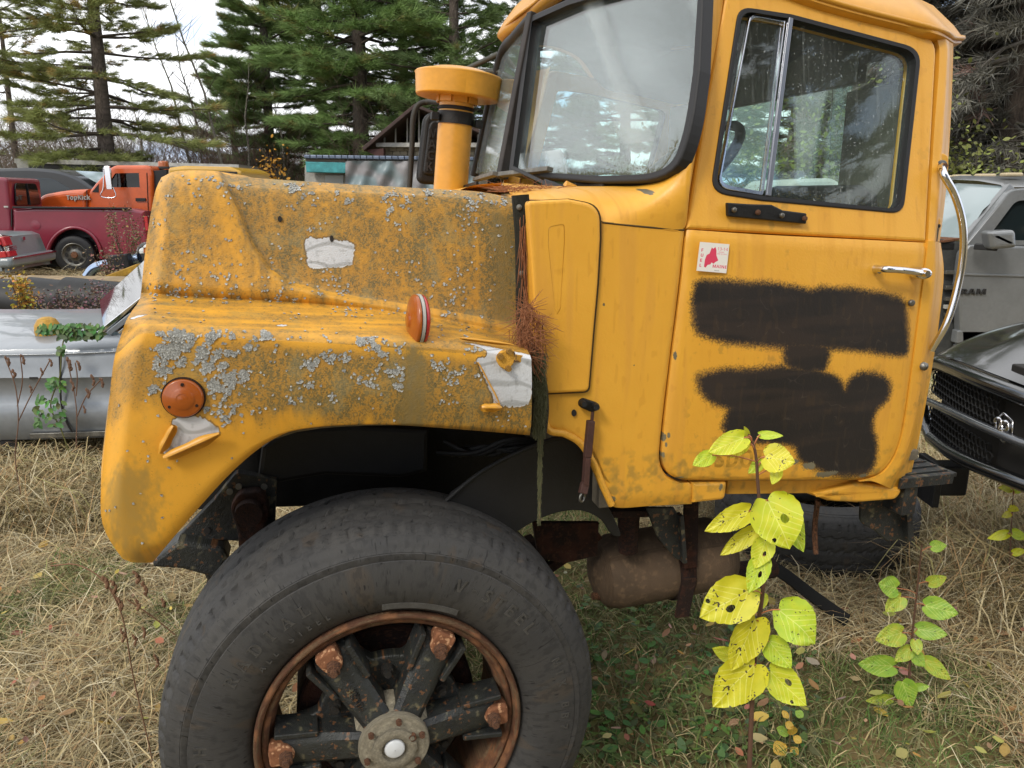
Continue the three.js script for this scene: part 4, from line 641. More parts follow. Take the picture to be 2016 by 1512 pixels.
// ---------- intake stack, mirror and braces on the far side ----------
{
  const b = T(892, 300, -1.5), top = T(903, 168, -1.5), ax = T(902, 190, -1.5).sub(T(889, 366, -1.5)), k = ax.clone().normalize(), rot = new THREE.Quaternion().setFromUnitVectors(V(0, 1, 0), k), at = T(900, 195, -1.5), Z = (g) => g.applyQuaternion(rot).translate(at.x, at.y, at.z);
  const s = mk('intake_stack', uvXY(Z(lathe([[.066, -.75], [.066, -.01], [.068, .0], [.075, .008]], 40))), mYellow, truck, { label: 'tall yellow intake stack with mushroom cap' });
  mk('stack_cap', Z(lathe([[.075, .005], [.13, .0], [.154, .002], [.158, .008], [.164, .078], [.167, .081], [.163, .086], [.15, .09], [.14, .091], [.1, .104], [.05, .109], [.0005, .11]], 56)), mYellow, s);
  const cl = []; for (let i = 0; i < 8; i++) { const a = i * Math.PI / 4; cl.push(Z(box(.05, .035, .006, Math.cos(a) * .073, .0, Math.sin(a) * .073, 0, -a + Math.PI / 2, 0))); } mk('cap_fins', cl, mYellow, s);
  mk('stack_clamp', [Z(lathe([[.068, -.095], [.071, -.095], [.071, -.05], [.068, -.05]], 40)), Z(lathe([[.067, -.044], [.074, -.038], [.067, -.03]], 40)), Z(box(.03, .03, .03, -.085, -.075, .03)), Z(box(.03, .03, .03, .085, -.085, .03))], M.black, s);
  mk('mirror_arm', tube([T(806, 372, -1.75), T(811, 290, -1.75), T(815, 225, -1.75), T(824, 206, -1.75), T(842, 201, -1.75), T(880, 203, -1.6)], .0115, 60), std(0x44423e, .6, .3, { map: rep(grimeTex, 5) }), truck);
  const mir = mk('wing_mirror', slab(F, -1.7, rpoly([[836, 220, 22], [876, 222, 10], [872, 364, 12], [820, 362, 20]]), .06, { bevel: .018, seg: 4 }), M.black, truck, { label: 'black backed wing mirror with raised letters' });
  mk('mirror_back', slab(F, -1.69, rpoly([[846, 238, 14], [868, 236, 12], [860, 345, 10], [832, 345, 12]]), .02, { bevel: .009, seg: 4 }), M.black, mir);
  ['M', 'A', 'C', 'K'].forEach((c, i) => { const g = text(c, .034, .004); mk('raised_letter', place(g, T(853 - i * 2.6, 262 + i * 22, -1.688)), std(0x2a2b2e, .5), mir); });
  mk('roof_brace', [cone(T(906, 142, -1.72), T(982, 106, -1.6), .011, .011, 8), cone(T(920, 140, -1.72), T(986, 141, -1.6), .011, .011, 8)], std(0x4a4a44, .6, .4), truck);
}
// ================= other vehicles and things in the yard =================
const paint = (c, r = .35) => phys(c, r, { clearcoat: .6, clearcoatRoughness: .15, map: rep(softTex, .6) });
function disc(fr, px, py, z, r, w, mat, parent, name = 'wheel', rimMat) {   // a road wheel facing the near side
  const c = fr.T(px, py, z), g = new THREE.Group(); g.name = name; g.position.copy(c); parent.add(g);
  mk('tyre', zAxis(lathe([[r * .6, -w], [r * .9, -w], [r, -w * .85], [r, -w * .15], [r * .93, 0], [r * .75, .01], [r * .6, 0]], 40)), M.rubber, g);
  const rim = mk('rim', zAxis(lathe([[.001, -.03], [r * .2, -.02], [r * .22, -.05], [r * .5, -.06], [r * .56, -.01], [r * .61, .004], [r * .6, -.1]], 40)), rimMat ?? M.steel, g);
  for (let k = 0; k < 8; k++) { const a = k * Math.PI / 4; mk('rim_slot_disc', zAxis(new THREE.CylinderGeometry(r * .08, r * .08, .004, 10)).scale(1, 1.5, 1).rotateZ(a).translate(Math.cos(a) * r * .4, Math.sin(a) * r * .4, -.048), M.dark, rim); }  // slots are solid dark discs, shade put into their colour
  mk('axle_hub', zAxis(new THREE.CylinderGeometry(r * .15, r * .18, .05, 16)), M.rust, rim); return g;
}
// --- old silver sedan behind the hood ---
{
  const f = new Frame(V(-2.6, 0, -4.3), 4 * D2R), g = f.group('vintage_sedan', { label: 'old silver sedan with vine on its cowl, behind the yellow truck', category: 'car' });
  const m = phys(0x8f969f, .42, { metalness: .35, clearcoat: .4, map: rep(softTex, .9) });
  const X = [-560, -120, 0, 118, 240, 420, 640], rows = [];
  const lines = [[[868, 868, 866, 864, 860, 852, 846], -0.06], [[850, 850, 849, 848, 845, 838, 832], -0.01], [[806, 806, 806, 806, 803, 797, 792], 0.004], [[796, 796, 796, 796, 793, 787, 782], -0.012], [[770, 770, 770, 770, 767, 762, 757], -0.026], [[752, 752, 752, 752, 749, 744, 740], -0.014], [[744, 744, 744, 744, 741, 736, 732], 0.004], [[722, 722, 722, 721, 717, 710, 704], -0.016], [[700, 700, 699, 697, 692, 684, 678], -0.026], [[690, 690, 689, 686, 680, 672, 666], -0.04], [[684, 684, 683, 678, 668, 660, 656], -0.08], [[668, 668, 667, 662, 652, 645, 640], -0.28]];
  for (const [ys, z] of lines) rows.push(X.map((x, i) => f.T(x, ys[i], z)));
  const fine = rows.map((r) => new THREE.CatmullRomCurve3(r).getPoints(60));
  mk('body_side', uvXY(toCreasedNormals(gridGeo(fine), .7)), m, g);
  const hz = [-.28, -.5, -.8, -1.1, -1.4], hood2 = [fine[11]]; for (const z of hz.slice(1)) hood2.push(fine[11].map((p) => V(p.x, p.y + .035 * Math.sin((z + .28) / -1.3 * Math.PI), z)));
  const hc = f.T(196, 652, -.28).x; const cut = hood2.map((r) => r.filter((p) => p.x <= hc + .02)); mk('bonnet', uvXY(gridGeo(cut)), m, g);
  mk('bonnet_seam', tube([f.T(-200, 672, -.26), f.T(0, 671, -.26), f.T(110, 668, -.26)], .006, 20, 5), M.rustDark, g);
  mk('cowl_rust', [box(.3, .012, 1.1, hc + .12, fine[11][20].y + .012, -.9, 0, .1, 0)], M.rust, g);
  const b0 = f.T(205, 652, -.2), b1 = f.T(196, 592, -1.35), t0 = V(b0.x + .55, b0.y + .42, -.32), t1 = V(b1.x + .5, b0.y + .42, -1.25);
  const wq = [[b0, t0], [b1, t1]].map(([p, q]) => Array.from({ length: 5 }, (_, i) => p.clone().lerp(q, i / 4)));
  mk('windscreen', gridGeo(wq), M.darkGlass, g);
  mk('pillar', [bar(b0.clone().add(V(-.03, -.01, 0)), t0.clone().add(V(-.03, 0, 0)), .025, .04)], M.chrome, g); mk('pillar', [bar(b0.clone().add(V(.03, -.01, .01)), t0.clone().add(V(.03, 0, .01)), .03, .04)], m, g); mk('window_trim', bar(b0.clone().add(V(.09, -.01, .015)), t0.clone().add(V(.09, 0, .015)), .014, .02), M.chrome, g);
  mk('side_window', slab(f, -.2, [[214, 650], [330, 536], [620, 520], [620, 640]], .006, { bevel: 0 }), M.darkGlass, g);
  mk('roof', box(1.4, .06, 1.2, t0.x + .75, t0.y + .03, -.78, 0, 0, 0, .025), m, g);
  mk('seat_bench', [box(.5, .2, 1.1, t0.x + .5, .62, -.8), box(.15, .5, 1.1, t0.x + .8, .85, -.8)], M.vinyl, g);
  mk('side_trim', tube([f.T(-300, 700, -.012), f.T(0, 699, -.012), f.T(118, 697, -.012), f.T(240, 692, -.012)], .005, 30, 6), m, g); mk('sill_strip', bar(f.T(60, 858, .0), f.T(400, 846, .0), .03, .02), M.steel, g);
  mk('door_gap_strip', tube([[117, 686], [119, 740], [121, 796], [132, 832], [148, 860]].map(([a, b]) => f.T(a, b, .004)), .006, 24, 5), M.dark, g);  // dark tube painting the shade of the shut line
  mk('side_emblem', box(.045, .012, .006, f.T(66, 744, .004).x, f.T(66, 744, .0).y, .004), M.dark, g);
  disc(f, -60, 900, -.08, .31, .2, M.steel, g, 'front_wheel'); mk('underbody', box(4, .1, 1.3, 1.2, .32, -.75), M.rustDark, g);
  const dm = thing('lamp_dome', 'yellow dome lamp lying on the silver bonnet beside the vine', 'lamp', null, f.T(96, 662, -.35).applyAxisAngle(V(0, 1, 0), f.yaw).add(f.o));
  mk('dome', lathe([[.068, 0], [.074, .03], [.07, .07], [.05, .105], [.025, .118], [.0005, .12]], 32), new THREE.MeshPhysicalMaterial({ color: 0xd8a62a, roughness: .5, map: rep(grimeTex, 3) }), dm); mk('dome_base', lathe([[.05, -.01], [.074, 0], [.071, .012], [.0005, .012]], 32), M.grey, dm);
}
// --- maroon pickup ---
{
  const f = new Frame(V(-9.3, 0, -16.2), 11 * D2R), g = f.group('maroon_pickup', { label: 'maroon pickup with open bed parked nose away from the trees', category: 'pickup' }), m = paint(new THREE.Color(.24, .016, .04));
  g.userData.label = 'maroon pickup with a steel-rimmed rear wheel and black bed rail';
  const arch = []; for (let k = 0; k <= 14; k++) { const a = Math.PI - k / 14 * Math.PI; arch.push([146 + Math.cos(a) * 54, 512 - Math.sin(a) * 62]); }
  mk('bed_side', slab(f, 0, [[24, 412], [70, 409], [258, 411], [284, 416], [292, 470], [288, 536], [202, 536], ...arch.slice().reverse(), [90, 522], [26, 518]], .5, { bevel: .06, seg: 4 }), m, g);
  mk('bed_floor', [f.T(0, 0, 0)].map(() => box(2.6, .05, 1.5, f.T(150, 480, -.9).x, .8, -.95)), M.black, g); mk('bed_side_far', box(2.6, .5, .08, f.T(150, 470, -1.8).x, 1.1, -1.78), m, g);
  mk('bed_rail', bar(f.T(26, 408, .01), f.T(258, 410, .01), .035, .09), M.black, g); mk('wheel_lip', tube(arch.map(([x, y]) => f.T(x, y - 2, .02)), .035, 40), m, g);
  mk('wheel_well', slab(f, -.3, [[92, 525], ...arch, [202, 530]], .1), M.black, g);
  mk('body_crease', bar(f.T(60, 505, .012), f.T(92, 507, .012), .02, .02), m, g); mk('body_crease', bar(f.T(202, 512, .012), f.T(288, 518, .012), .03, .03), m, g);
  mk('cab', slab(f, -.02, rpoly([[-190, 520, 8], [-190, 430, 10], [-120, 412, 10], [-60, 354, 20], [2, 348, 8], [14, 352, 6], [24, 446], [24, 520]]), 1.7, { bevel: .06, seg: 4, holes: [] }), m, g);
  { const p = f.T(20, 400, 0), q = f.T(16, 360, 0), pl = { p: V(p.x + .035, 0, 0), n: V(1, 0, 0), u: V(0, 0, -1), v: V(0, 1, 0) }, yb = p.y - .05, yt = q.y; mk('rear_window', slabUV(pl, rpoly([[.2, yb, .08], [1.5, yb, .08], [1.4, yt, .12], [.3, yt, .12]]).map(([a, b]) => new THREE.Vector2(a, b)), .03, { bevel: .01 }), phys(0x141212, .06), g); mk('window_bar', bar(V(p.x + .04, yb, -.85), V(p.x + .03, yt, -.85), .05, .02, V(1, 0, 0)), M.black, g); }
  mk('cab_gap_strip', bar(f.T(23, 412, .002), f.T(23, 446, .002), .02, .03), M.dark, g); mk('fuel_door', place(zAxis(lathe([[.09, 0], [.095, .004], [.0005, .006]], 28)), f.T(70, 443, .004)), m, g);  // dark bar painted for the shade between cab and bed
  disc(f, 146, 502, -.02, .40, .26, M.steel, g, 'rear_wheel'); disc(f, -150, 502, -.02, .40, .26, M.steel, g, 'front_wheel');
  mk('tail_lamp', box(.06, .3, .06, f.T(288, 440, 0).x, f.T(288, 440, 0).y, -.03), red, g); mk('tailgate_area', box(.05, .5, 1.6, f.T(288, 450, 0).x - .04, 1.05, -.9), M.black, g);
  mk('filler_badge', box(.08, .03, .01, f.T(12, 407, .002).x, f.T(12, 407, 0).y, .004), M.white, g);
}
// --- orange truck ---
{
  const f = new Frame(V(-9.5, 0, -17.9), 3 * D2R), g = f.group('orange_truck', { label: 'orange medium truck with amber roof beacon and tall chrome mirror', category: 'truck' }), m = paint(new THREE.Color(.62, .1, .01));
  mk('cab', slab(f, 0, rpoly([[172, 500], [172, 380], [186, 362], [216, 330, 10], [226, 325, 5], [296, 325, 12], [300, 345], [303, 500]]), 1.9, { bevel: .08, seg: 4, holes: [rpoly([[196, 376, 3], [222, 334, 6], [280, 333, 4], [283, 376, 4]])] }), m, g);
  mk('door_glass', slab(f, -.04, [[194, 378], [220, 332], [282, 331], [285, 378]], .01, { bevel: 0 }), M.darkGlass, g); mk('cab_seat', box(.25, .7, 1.2, f.T(262, 372, -.9).x, f.T(262, 372, 0).y - .1, -.9), M.vinyl, g);
  mk('hood', slab(f, .02, rpoly([[60, 500], [62, 420, 8], [76, 384, 14], [130, 374, 20], [172, 372], [172, 500]]), 1.9, { bevel: .12, seg: 4 }), m, g);
  mk('hood_line', bar(f.T(76, 406, .025), f.T(172, 409, .025), .02, .02), m, g); mk('vent_window_corner', slab(f, .01, [[181, 378], [194, 362], [194, 379]], .02), M.black, g);
  mk('door_gap_strip', bar(f.T(171, 374, .012), f.T(172, 470, .012), .015, .02), M.dark, g); mk('door_seam', bar(f.T(289, 340, .008), f.T(294, 470, .008), .012, .02), M.rustDark, g);  // dark bar ahead of the door paints the shade of its gap
  mk('door_pull', box(.22, .07, .03, f.T(277, 393, .02).x, f.T(277, 393, 0).y, .02), M.black, g); const bd = text('TopKick', .1, .02); mk('hood_lettering', place(bd, f.T(155, 390, .03)), M.white, g);
  mk('mirror_frame', [tube([f.T(204, 332, .3), f.T(215, 331, .32), f.T(218, 372, .32)], .025, 20, 6), tube([f.T(204, 332, .3), f.T(203, 372, .32), f.T(198, 386, .32), f.T(228, 387, .32), f.T(222, 368, .32)], .012, 24, 6)], M.chrome, g); mk('mirror_head', box(.12, .5, .06, f.T(214, 350, .32).x, f.T(214, 350, .32).y, .33), M.chrome, g);
  mk('cab_rear_box', slab(f, -.1, [[300, 336], [328, 334], [330, 500], [302, 500]], 1.6), M.black, g);
  const bc = f.T(322, 328, -.6); mk('beacon', [place(lathe([[.12, 0], [.115, .09], [.1, .12], [.0005, .13]], 24), bc)], amber, g); mk('beacon_base', place(lathe([[.13, -.05], [.13, 0], [.0005, .01]], 24), bc), M.dark, g);
  disc(f, 110, 520, -.02, .48, .3, M.steel, g, 'front_wheel'); disc(f, 330, 520, -.02, .48, .3, M.steel, g, 'rear_wheel'); mk('chassis', box(6, .2, 1, 1.6, .75, -.9), M.rustDark, g);
}
// --- dark SUVs ---
{
  const make = (px, D, label, yaw) => {
    const o = atDepth(px, 350, D); o.y = 0; const g = thing('dark_suv', label, 'car', null, o, yaw), sc = g.scale.set(1.05, 1.26, 1.1), m = paint(0x23272d), S = (pts, z, th, mat, nm, b = .06) => mk(nm, slabUV({ p: V(0, 0, z), n: V(0, 0, 1), u: V(1, 0, 0), v: V(0, 1, 0) }, rpoly(pts).map(([x, y]) => new THREE.Vector2(x, y)), th, { bevel: b, seg: 3 }), mat, g);
    S([[-2.3, .4, .2], [-2.3, 1.0, .2], [-2.2, 1.1, .2], [-.9, 1.12], [2.2, 1.05, .3], [2.35, .7, .2], [2.3, .4, .2]], 0, 1.85, m, 'body'); S([[-2.2, 1.08], [-2.15, 1.55, .2], [-1.9, 1.8, .3], [-.3, 1.84, .4], [.5, 1.74, .4], [1.5, 1.12, .2]], -.1, 1.65, m, 'cabin_shell');
    const gl = phys(0x2b3338, .05); S([[-1.75, 1.2, .06], [-1.7, 1.6, .1], [-.85, 1.64, .08], [-.85, 1.2, .06]], -.085, .04, gl, 'window', .01); S([[-.7, 1.2, .06], [-.7, 1.64, .08], [.05, 1.62, .15], [.75, 1.25, .06], [.7, 1.2, .04]], -.085, .04, gl, 'window', .01);
    const ws = [[V(1.42, 1.14, -.2), V(.5, 1.74, -.25)], [V(1.42, 1.14, -1.7), V(.5, 1.74, -1.6)]].map(([a, b]) => [a, a.clone().lerp(b, .5).add(V(.05, .05, 0)), b].map((p) => p.add(V(.03, .04, 0)))); mk('windscreen', gridGeo(ws), phys(0x9db0b4, .08), g);
    for (const x of [-1.4, 1.5]) { const w = new THREE.Group(); w.name = 'wheel'; w.position.set(x, .38, -.02); g.add(w); mk('tyre', zAxis(lathe([[.22, -.2], [.36, -.2], [.38, -.15], [.38, -.04], [.35, 0], [.23, 0]], 32)), M.rubber, w); mk('rim', zAxis(lathe([[.001, -.04], [.1, -.03], [.2, -.02], [.23, 0]], 32)), M.steel, w); }
  };
  make(95, 20.3, 'charcoal four-door parked behind the orange truck and red pickup', .05); make(200, 23.5, 'dark blue car half hidden between the charcoal car and orange cab', .05);
}
// --- grey sedan tail ---
{
  const f = new Frame(V(-8.95, 0, -13.6), 8 * D2R), g = f.group('grey_sedan', { label: 'grey sedan tail with red and chrome tail lamp beside the plank deck', category: 'car' }), m = paint(0x7e878d, .3);
  const prof = (z) => [[-3, .35], [-3, 1.0], [-1.3, 1.02], [-.15, .99], [-.02, .93], [.06, .62], [.1, .5], [.1, .35]].map(([x, y]) => V(x, y - .03 * Math.abs(z + .85) ** 2, z)), rows = [];
  for (const [z, k] of [[0, .9], [-.03, .97], [-.1, 1], [-.5, 1], [-.9, 1], [-1.3, 1], [-1.65, 1], [-1.75, .93]]) rows.push(prof(z).map((p) => V(p.x * (p.x > -.5 ? k : 1) - (k < .95 ? .06 : 0), p.y - (k < .95 && p.y > .7 ? .05 : 0), p.z)));
  mk('body', uvBox(toCreasedNormals(gridGeo(rows), .8)), m, g); mk('flank', box(3, .58, .05, -1.5, .64, -.0), m, g);
  mk('rear_bumper', [box(.26, .2, 1.86, .07, .5, -.86, 0, 0, 0, .08)], m, g); mk('bumper_trim', box(.02, .03, 1.75, .2, .57, -.86), M.chrome, g);
  const lx = .05; mk('tail_lamp', [box(.08, .17, .3, lx, .86, -.16, 0, .1, .25, .02), box(.2, .14, .05, -.06, .86, .0, 0, 0, .2, .01)], red, g); mk('tail_lamp', [box(.08, .11, .36, lx + .04, .64, -.18, 0, .1, .2, .02), box(.2, .11, .05, .0, .64, .01, 0, 0, .1, .01)], red, g); for (let k = 0; k < 3; k++) mk('lamp_bar', box(.07, .016, .36, lx + .03, .7 + k * .03, -.23, 0, .1, .2), M.chrome, g); mk('lamp_frame', [bar(V(.1, .58, -.03), V(.02, .97, -.06), .02, .03), bar(V(.02, .97, -.06), V(.04, .93, -.4), .02, .03)], M.chrome, g);
  mk('boot_emblem', box(.01, .06, .1, .03, .87, -.88), M.chrome, g); for (const x of [-.7]) { const w = new THREE.Group(); w.name = 'rear_wheel'; w.position.set(x, .32, .02); g.add(w); mk('tyre', zAxis(lathe([[.2, -.2], [.32, -.18], [.32, -.02], [.2, 0]], 28)), M.rubber, w); }
}
// --- white box trailer roofs, far behind the cars ---
{
  const f = new Frame(V(-13, 0, -27), 2 * D2R), g = f.group('white_trailer', { label: 'long low white trailer stretching behind the parked cars', category: 'trailer' });
  mk('trailer_body', slab(f, 0, [[36, 322], [470, 330], [470, 400], [36, 400]], 2.2), M.darkMetal, g); mk('trailer_roof', slab(f, .05, [[28, 312], [470, 324], [470, 331], [28, 321]], 2.4), M.white, g); mk('trailer_end', slab(f, .06, [[28, 312], [54, 313], [58, 345], [40, 345]], .3), M.white, g); mk('trailer_wheel', [place(zAxis(lathe([[.1, -.2], [.42, -.2], [.42, 0], [.1, 0]], 24)), V(1, .42, .02))], M.rubber, g);
}
{ // yellow vehicle roofs beyond the hood
  const f = new Frame(V(-6.2, 0, -15), 0), g = f.group('yellow_bus', { label: 'yellow vehicle roof showing just above the truck hood', category: 'bus' });
  mk('roof', slab(f, 0, rpoly([[330, 500], [330, 330, 6], [360, 326, 10], [455, 328, 10], [474, 338, 6], [478, 500]]), 1.8, { bevel: .06, seg: 3 }), paint(0xc99a1c), g); mk('window_band', slab(f, .02, [[400, 336], [466, 338], [468, 352], [400, 350]], .03), M.black, g);
}
// --- dark pickup nose, loose bumper, yellow bar and post ---
{
  const f = new Frame(V(-6, 0, -12), -20 * D2R), g = f.group('black_pickup_nose', { label: 'black truck nose with clear headlamp, beside the maroon tailgate', category: 'truck' });
  mk('nose', slab(f, 0, rpoly([[252, 555], [252, 520, 6], [262, 500], [270, 478, 8], [420, 462], [420, 560]]), 1.6, { bevel: .06 }), paint(0x1d1f22), g); mk('headlamp', slab(f, .03, rpoly([[272, 492, 4], [292, 476, 4], [294, 498, 4], [274, 500, 3]]), .06, { bevel: .015 }), std(0xd8dcdc, .15), g); mk('indicator', slab(f, .035, rpoly([[282, 488], [290, 486], [290, 497], [282, 498]]), .04), amber, g); mk('wheel', place(zAxis(lathe([[.1, -.2], [.36, -.2], [.36, 0], [.1, 0]], 24)), V(.9, .36, .03)), M.rubber, g);
  const bm = thing('loose_bumper', 'chrome bumper piece lying in the weeds below the maroon pickup', 'bumper', null, V(0, 0, 0)); const P = (x, y, D = 11) => atDepth(x, y, D);
  mk('bumper_shell', tube([P(172, 545), P(184, 530), P(205, 522), P(240, 516), P(275, 508)], .075, 30, 8), std(0x9fb0c8, .15, .9), bm); mk('bumper_pad', box(.3, .2, .16, P(236, 515, 10.9).x, P(236, 515, 10.9).y, -10.9, 0, 0, .1), M.black, bm); mk('bumper_bracket', bar(P(190, 545), P(190, 590), .08, .08, V(1, 0, 0)), M.rustDark, bm); mk('bumper_bracket', bar(P(262, 520), P(262, 590), .08, .08, V(1, 0, 0)), M.rustDark, bm);
  const yb = thing('plough_bar', 'yellow painted steel bar leaning by the loose bumper', 'bar', null, V(0, 0, 0)); mk('bar', bar(P(196, 556, 10.4), P(276, 526, 10.4), .12, .1, V(0, 0, 1)), std(0xc79a22, .6, 0, { map: rep(grimeTex, 3) }), yb); mk('bar_foot', [bar(P(200, 552, 10.4), P(202, 610, 10.4), .1, .1, V(1, 0, 0)), bar(P(270, 530, 10.4), P(270, 610, 10.4), .1, .1, V(1, 0, 0))], std(0x8a7a4a, .8, 0, { map: rep(rustTex, 2) }), yb);
}
{ // plank-edged deck with dark drums under it
  const f = new Frame(V(-6, 0, -9.2), 0), g = f.group('plank_deck', { label: 'low deck edged by a pale plank above dark drums', category: 'deck' });
  mk('edge_plank', slab(f, 0, [[-120, 549], [240, 553], [240, 562], [-120, 560]], .5, { bevel: .005 }), std(0xb09a78, .85, 0, { map: rep(grimeTex, 2) }), g); mk('deck_back', slab(f, -.3, [[-120, 560], [240, 562], [240, 640], [-120, 640]], .3), M.black, g);
  for (const x of [30, 118, 190]) mk('drum', place(new THREE.CylinderGeometry(.26, .26, .7, 28).rotateZ(Math.PI / 2 - .1), f.T(x, 594, .1)), M.black, g);
}
// --- shed with turquoise awning, and the open gable building ---
{
  const f = new Frame(V(-4.4, 0, -20), 2 * D2R), g = f.group('tarped_shed', { label: 'low shed with turquoise awning and grey plastic sheet', category: 'shed' });
  mk('wall', slab(f, -.5, [[600, 325], [945, 325], [945, 420], [600, 420]], 2), M.white, g); mk('window', slab(f, -.47, [[640, 345], [676, 345], [676, 366], [640, 366]], .04), std(0xb9bdbd, .3), g);
  mk('awning', slab(f, .1, [[601, 318], [681, 320], [681, 341], [603, 339]], .5, { bevel: .02 }), std(0x53b9c4, .6, 0, { map: rep(grimeTex, 1.5) }), g); mk('fascia_board', slab(f, .05, [[602, 311], [680, 313], [680, 319], [602, 318]], .2), std(0x6a6258, .8), g);
  for (let k = 0; k < 28; k++) { const x = 598 + k * 12.4; mk('roof_sheet', slab(f, .16, [[x, 304.5 + k * .16], [x + 11.6, 304.8 + k * .16], [x + 12.2, 312 + k * .16], [x + .6, 311.6 + k * .16]], 1.6, { bevel: .02 }), k % 2 ? std(0x6b7587, .4, .4) : std(0x5f697b, .4, .4), g); }
  const rows = []; for (let j = 0; j <= 16; j++) { const row = []; for (let i = 0; i <= 60; i++) { const x = 680 + i * 4.3, y = 317 + j * 5.5, z = .1 + .14 * (fbm(i * .22 + j * .1, j * .3, 3) - .5) + .06 * Math.sin(i * .7 + j * .35); row.push(f.T(x, y, z)); } rows.push(row); }
  mk('plastic_sheet', uvBox(gridGeo(rows)), phys(0xb4b2b2, .4, { map: rep(tex(256, 256, (x, y) => { const n = tileN(x, y, 256, 5), c = mix3(hex(0xa8a4a4), hex(0xd0cfcf), n); return mix3(c, hex(0x9bc2c8), sstep(.5, .65, tileN(x + 70, y, 256, 4, 2)) * .6); }), .4) }), g);
}
{
  const f = new Frame(V(-5, 0, -26), 0), g = f.group('gable_building', { label: 'unfinished block building with open dark gable and bare studs', category: 'building' });
  mk('block_wall', slab(f, -.4, [[750, 288], [960, 288], [960, 420], [750, 420]], .3), std(0x8f887a, .9, 0, { map: rep(grimeTex, 1) }), g);
  for (let j = 0; j < 3; j++) for (let k = 0; k < 14; k++) { const x = 752 + k * 14.6 + (j % 2) * 7; mk('block', slab(f, -.36, [[x, 290 + j * 8], [x + 13.6, 290 + j * 8], [x + 13.6, 297.2 + j * 8], [x, 297.2 + j * 8]], .1, { bevel: .01 }), std(k % 3 ? 0x9a9384 : 0x8d8677, .95), g); }
  mk('back_gable', slab(f, -5.2, [[728, 300], [818, 218], [1030, 300]], .15), std(0x8f887a, .9, 0, { map: rep(grimeTex, 1) }), g); mk('ceiling_joists', Array.from({ length: 6 }, (_, k) => bar(f.T(742, 284, -.6 - k * .8), f.T(985, 284, -.6 - k * .8), .12, .05)), std(0x7a6e5e, .9), g); mk('fascia', slab(f, .06, [[740, 281], [985, 281], [985, 290], [740, 289]], .3), M.white, g);
  for (const x of [757, 779, 802, 825, 848, 925, 941, 960]) { const top = x < 818 ? 292 - (x - 714) * .8 : 210 + (x - 818) * .41; mk('stud', bar(f.T(x, 282, -.2), f.T(x, top + 4, -.2), .07, .05, V(0, 0, 1)), std(0x8e8a80, .8), g); }
  mk('roof_slope', slab(f, .5, [[712, 290], [816, 204], [819, 210], [716, 297]], 6, { bevel: .02 }), std(0x5a4642, .8, 0, { map: rep(grimeTex, 1) }), g); mk('roof_slope', slab(f, .5, [[816, 204], [1050, 296], [1046, 303], [818, 211]], 6, { bevel: .02 }), std(0x5a4642, .8, 0, { map: rep(grimeTex, 1) }), g);
  mk('eave_soffit', slab(f, .3, [[718, 295], [755, 292], [755, 312], [738, 306]], .4), std(0x4a2f2a, .8), g);
}
